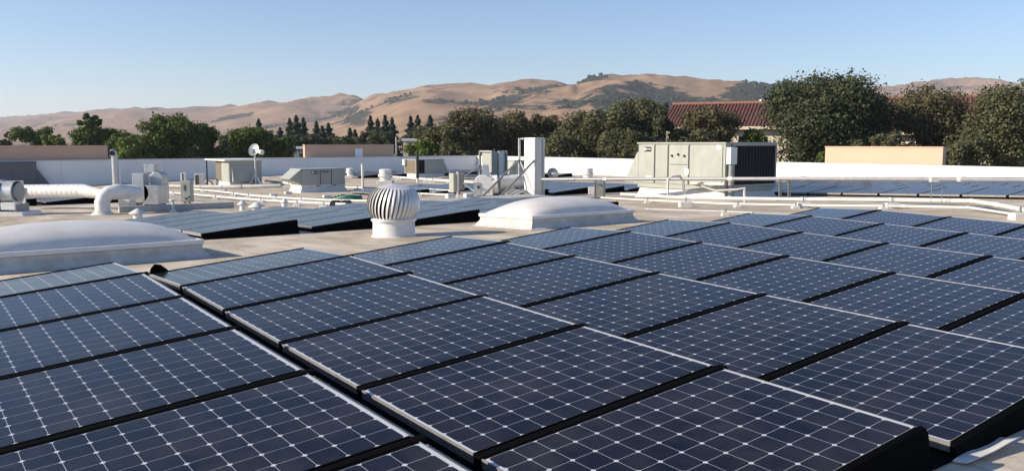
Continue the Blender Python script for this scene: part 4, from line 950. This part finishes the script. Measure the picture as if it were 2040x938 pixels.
# ------------------------------------------------------------------ hills
SKY = [(-400, 245), (0, 236), (80, 229), (160, 222), (270, 215), (340, 217), (450, 212), (560, 203), (640, 195), (740, 190), (800, 184), (850, 172), (880, 169.5), (980, 170), (1010, 165), (1060, 162), (1110, 163), (1150, 169), (1180, 156), (1215, 150), (1250, 150), (1330, 154), (1400, 160), (1460, 165), (1520, 169), (1560, 169), (1620, 171), (1700, 176), (1780, 171), (1850, 163), (1930, 157), (1985, 161), (2040, 170), (2440, 190)]
RC = [(-400, 5200), (300, 4800), (640, 3900), (800, 2900), (950, 2600), (1080, 2500), (1200, 2250), (1460, 2300), (1600, 2600), (1750, 4200), (2440, 4600)]
ip = lambda x, T: float(np.interp(x, [a for a, _ in T], [b for _, b in T]))
nx, nr = 640, 130
rad = np.linspace(.30, 1.35, nr)
KS = []; PV = np.zeros((nr, nx, 3)); SCR = np.zeros((nr, nx))
for i in range(nx):
    px = -400+2840*i/(nx-1); d = ray(px, 285); d = Vector((d.x, d.y, 0)); d /= d.y
    rc = ip(px, RC); hc = (285-ip(px, SKY))/F_PX*rc*1.0
    hs = []
    for j in range(nr):
        y = rc*rad[j]; x = d.x*y; s_ = rad[j]
        env = smooth((s_-.32)/.66) if s_ < 1 else 1-.8*smooth((s_-1)/.35)
        fold = noise.hetero_terrain(Vector((x/620, y/900, 3.1)), .9, 2.1, 5, .7)
        rid = 1-abs(noise.noise(Vector((x/430+.25*noise.noise(Vector((x/200, y/200, 5))), y/1500, 7.7))))*2
        fine = noise.fractal(Vector((x/130, y/160, 1.3)), 1., 2.1, 5)
        gul = 1-abs(noise.noise(Vector((x/150+.6*noise.noise(Vector((x/300, y/300, 2))), y/420, 4.4))))*2
        amp = env*(1-.93*math.exp(-((s_-1)/.07)**2))+.12*env
        z = hc*(env*.93+.36*amp*rid+.16*amp*(fold-1)+.06*env*fine*(.25+amp)+.10*env*gul*(.12+amp))
        hs.append((x, y, z, rid+.5*gul, fine))
    KS.append((285-ip(px, SKY))/F_PX/max(h[2]/h[1] for h in hs))
    for j, (x, y, z, rid, fine) in enumerate(hs):
        PV[j, i] = (x, y, z)
        pt = noise.fractal(Vector((x/260, y/330, 9.)), 1., 2.2, 5)
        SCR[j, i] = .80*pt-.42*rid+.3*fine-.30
KS = np.convolve(np.pad(np.array(KS), 14, mode='edge'), np.hanning(31)[1:-1]/np.hanning(31).sum(), 'valid')
for j in range(nr): PV[j, :, 2] = PV[j, :, 2]*KS+EYE-10*(1-smooth((rad[j]-.3)/.2))
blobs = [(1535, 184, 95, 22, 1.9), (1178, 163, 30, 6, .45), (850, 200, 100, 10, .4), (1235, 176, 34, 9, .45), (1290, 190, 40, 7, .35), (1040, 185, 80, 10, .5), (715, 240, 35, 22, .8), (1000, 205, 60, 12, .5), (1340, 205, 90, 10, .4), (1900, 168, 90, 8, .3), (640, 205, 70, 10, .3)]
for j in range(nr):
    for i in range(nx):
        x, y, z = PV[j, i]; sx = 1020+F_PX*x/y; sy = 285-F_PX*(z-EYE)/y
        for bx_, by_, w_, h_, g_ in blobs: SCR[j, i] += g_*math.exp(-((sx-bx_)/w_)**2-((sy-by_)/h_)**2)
me = bpy.data.meshes.new('hills'); idx = np.arange(nr*nx).reshape(nr, nx)
me.from_pydata(PV.reshape(-1, 3).tolist(), [], np.stack([idx[:-1, :-1], idx[:-1, 1:], idx[1:, 1:], idx[1:, :-1]], -1).reshape(-1, 4).tolist())
at = me.attributes.new('scrub', 'FLOAT', 'POINT'); at.data.foreach_set('value', SCR.astype(np.float32).ravel())
me.polygons.foreach_set('use_smooth', [True]*len(me.polygons))
hm = bpy.data.materials.new('dry_grass_hill'); hm.use_nodes = True; n = hm.node_tree.nodes; l = hm.node_tree.links; p = n['Principled BSDF']; p.inputs['Roughness'].default_value = 1; p.inputs['Specular IOR Level'].default_value = 0
ta = n.new('ShaderNodeAttribute'); ta.attribute_name = 'scrub'; tc = n.new('ShaderNodeTexCoord')
nz = n.new('ShaderNodeTexNoise'); nz.inputs['Scale'].default_value = .035; nz.inputs['Detail'].default_value = 10; nz.inputs['Roughness'].default_value = .7; l.new(tc.outputs['Object'], nz.inputs[0])
ad = n.new('ShaderNodeMath'); ad.use_clamp = True; ad.operation = 'MULTIPLY_ADD'; l.new(nz.outputs[0], ad.inputs[0]); ad.inputs[1].default_value = 1.9; l.new(ta.outputs['Fac'], ad.inputs[2])
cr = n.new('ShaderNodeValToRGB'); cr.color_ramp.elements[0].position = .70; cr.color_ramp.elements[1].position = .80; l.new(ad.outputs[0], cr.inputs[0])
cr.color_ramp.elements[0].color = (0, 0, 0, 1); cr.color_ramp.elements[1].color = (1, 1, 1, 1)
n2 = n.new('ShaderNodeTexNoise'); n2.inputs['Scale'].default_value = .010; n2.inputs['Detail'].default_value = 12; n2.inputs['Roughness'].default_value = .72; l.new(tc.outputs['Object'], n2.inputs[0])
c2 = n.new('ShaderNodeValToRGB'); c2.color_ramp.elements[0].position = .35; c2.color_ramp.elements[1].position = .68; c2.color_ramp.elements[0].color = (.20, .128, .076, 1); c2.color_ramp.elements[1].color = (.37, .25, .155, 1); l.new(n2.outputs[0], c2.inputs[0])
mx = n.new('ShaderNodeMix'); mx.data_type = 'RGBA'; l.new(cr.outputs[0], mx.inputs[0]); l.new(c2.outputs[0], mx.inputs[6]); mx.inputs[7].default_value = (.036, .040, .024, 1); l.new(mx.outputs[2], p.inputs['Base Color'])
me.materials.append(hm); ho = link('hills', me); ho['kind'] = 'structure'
# scattered oaks and scrub on the hillsides, and along the crest
rs = np.random.RandomState(4); Cs, Ns = [], []
def hpt(px, s_):
    fi = (px+400)/2840*(nx-1); i = min(nx-2, max(0, int(fi))); fj = (s_-.30)/1.05*(nr-1); j = min(nr-2, max(0, int(fj)))
    return PV[j, i]*(1-(fi-i))+PV[j, i+1]*(fi-i)
def shrub(px, s_, r):
    p = hpt(px, s_); k = 70
    d = rs.randn(k, 3); d /= np.linalg.norm(d, axis=1)[:, None]; Cs.append(p+np.array([0, 0, r*.6])+d*r*np.array([1.2, 1.2, .85])*rs.uniform(.6, 1, k)[:, None]); Ns.append(d)
for x in list(rs.normal(1270, 22, 8))+list(rs.normal(1350, 25, 9))+list(rs.normal(1405, 20, 8))+list(rs.uniform(1150, 1460, 6))+list(rs.uniform(1455, 1640, 46))+list(rs.uniform(1850, 2030, 14))+list(rs.uniform(800, 1120, 4)): shrub(x, 1.0+rs.uniform(-.012, .004), rs.uniform(3.5, 7.5))
cnt = 0
while cnt < 800:
    x, s_ = rs.uniform(640, 2000), rs.uniform(.6, .99); fi = int((x+400)/2840*(nx-1)); fj = int((s_-.30)/1.05*(nr-1))
    if SCR[fj, fi] > rs.uniform(-.25, .35): shrub(x, s_, rs.uniform(2., 5.)); cnt += 1
so_ = link('hillside_shrubs', leaves_mesh('hillside_shrubs', np.concatenate(Cs), np.concatenate(Ns), 4.2, LEAF['dark'])); so_['kind'] = 'stuff'; so_['label'] = 'dark oaks and scrub dotted over the dry hills'; so_['category'] = 'shrubs'

# ------------------------------------------------------------------ haze
hz = MB().box((-9000, -700, -9), (9000, 7400, 300))
hmz = bpy.data.materials.new('haze'); hmz.use_nodes = True; n = hmz.node_tree.nodes; n.remove(n['Principled BSDF'])
pv = n.new('ShaderNodeVolumePrincipled'); pv.inputs['Color'].default_value = (.82, .87, 1, 1); pv.inputs['Density'].default_value = 1.1e-4; pv.inputs['Anisotropy'].default_value = .2
hmz.node_tree.links.new(pv.outputs[0], n['Material Output'].inputs['Volume'])
ho = part('haze', hz, hmz, None); ho['kind'] = 'stuff'; ho['label'] = 'pale even air over the whole place'; ho['category'] = 'haze'
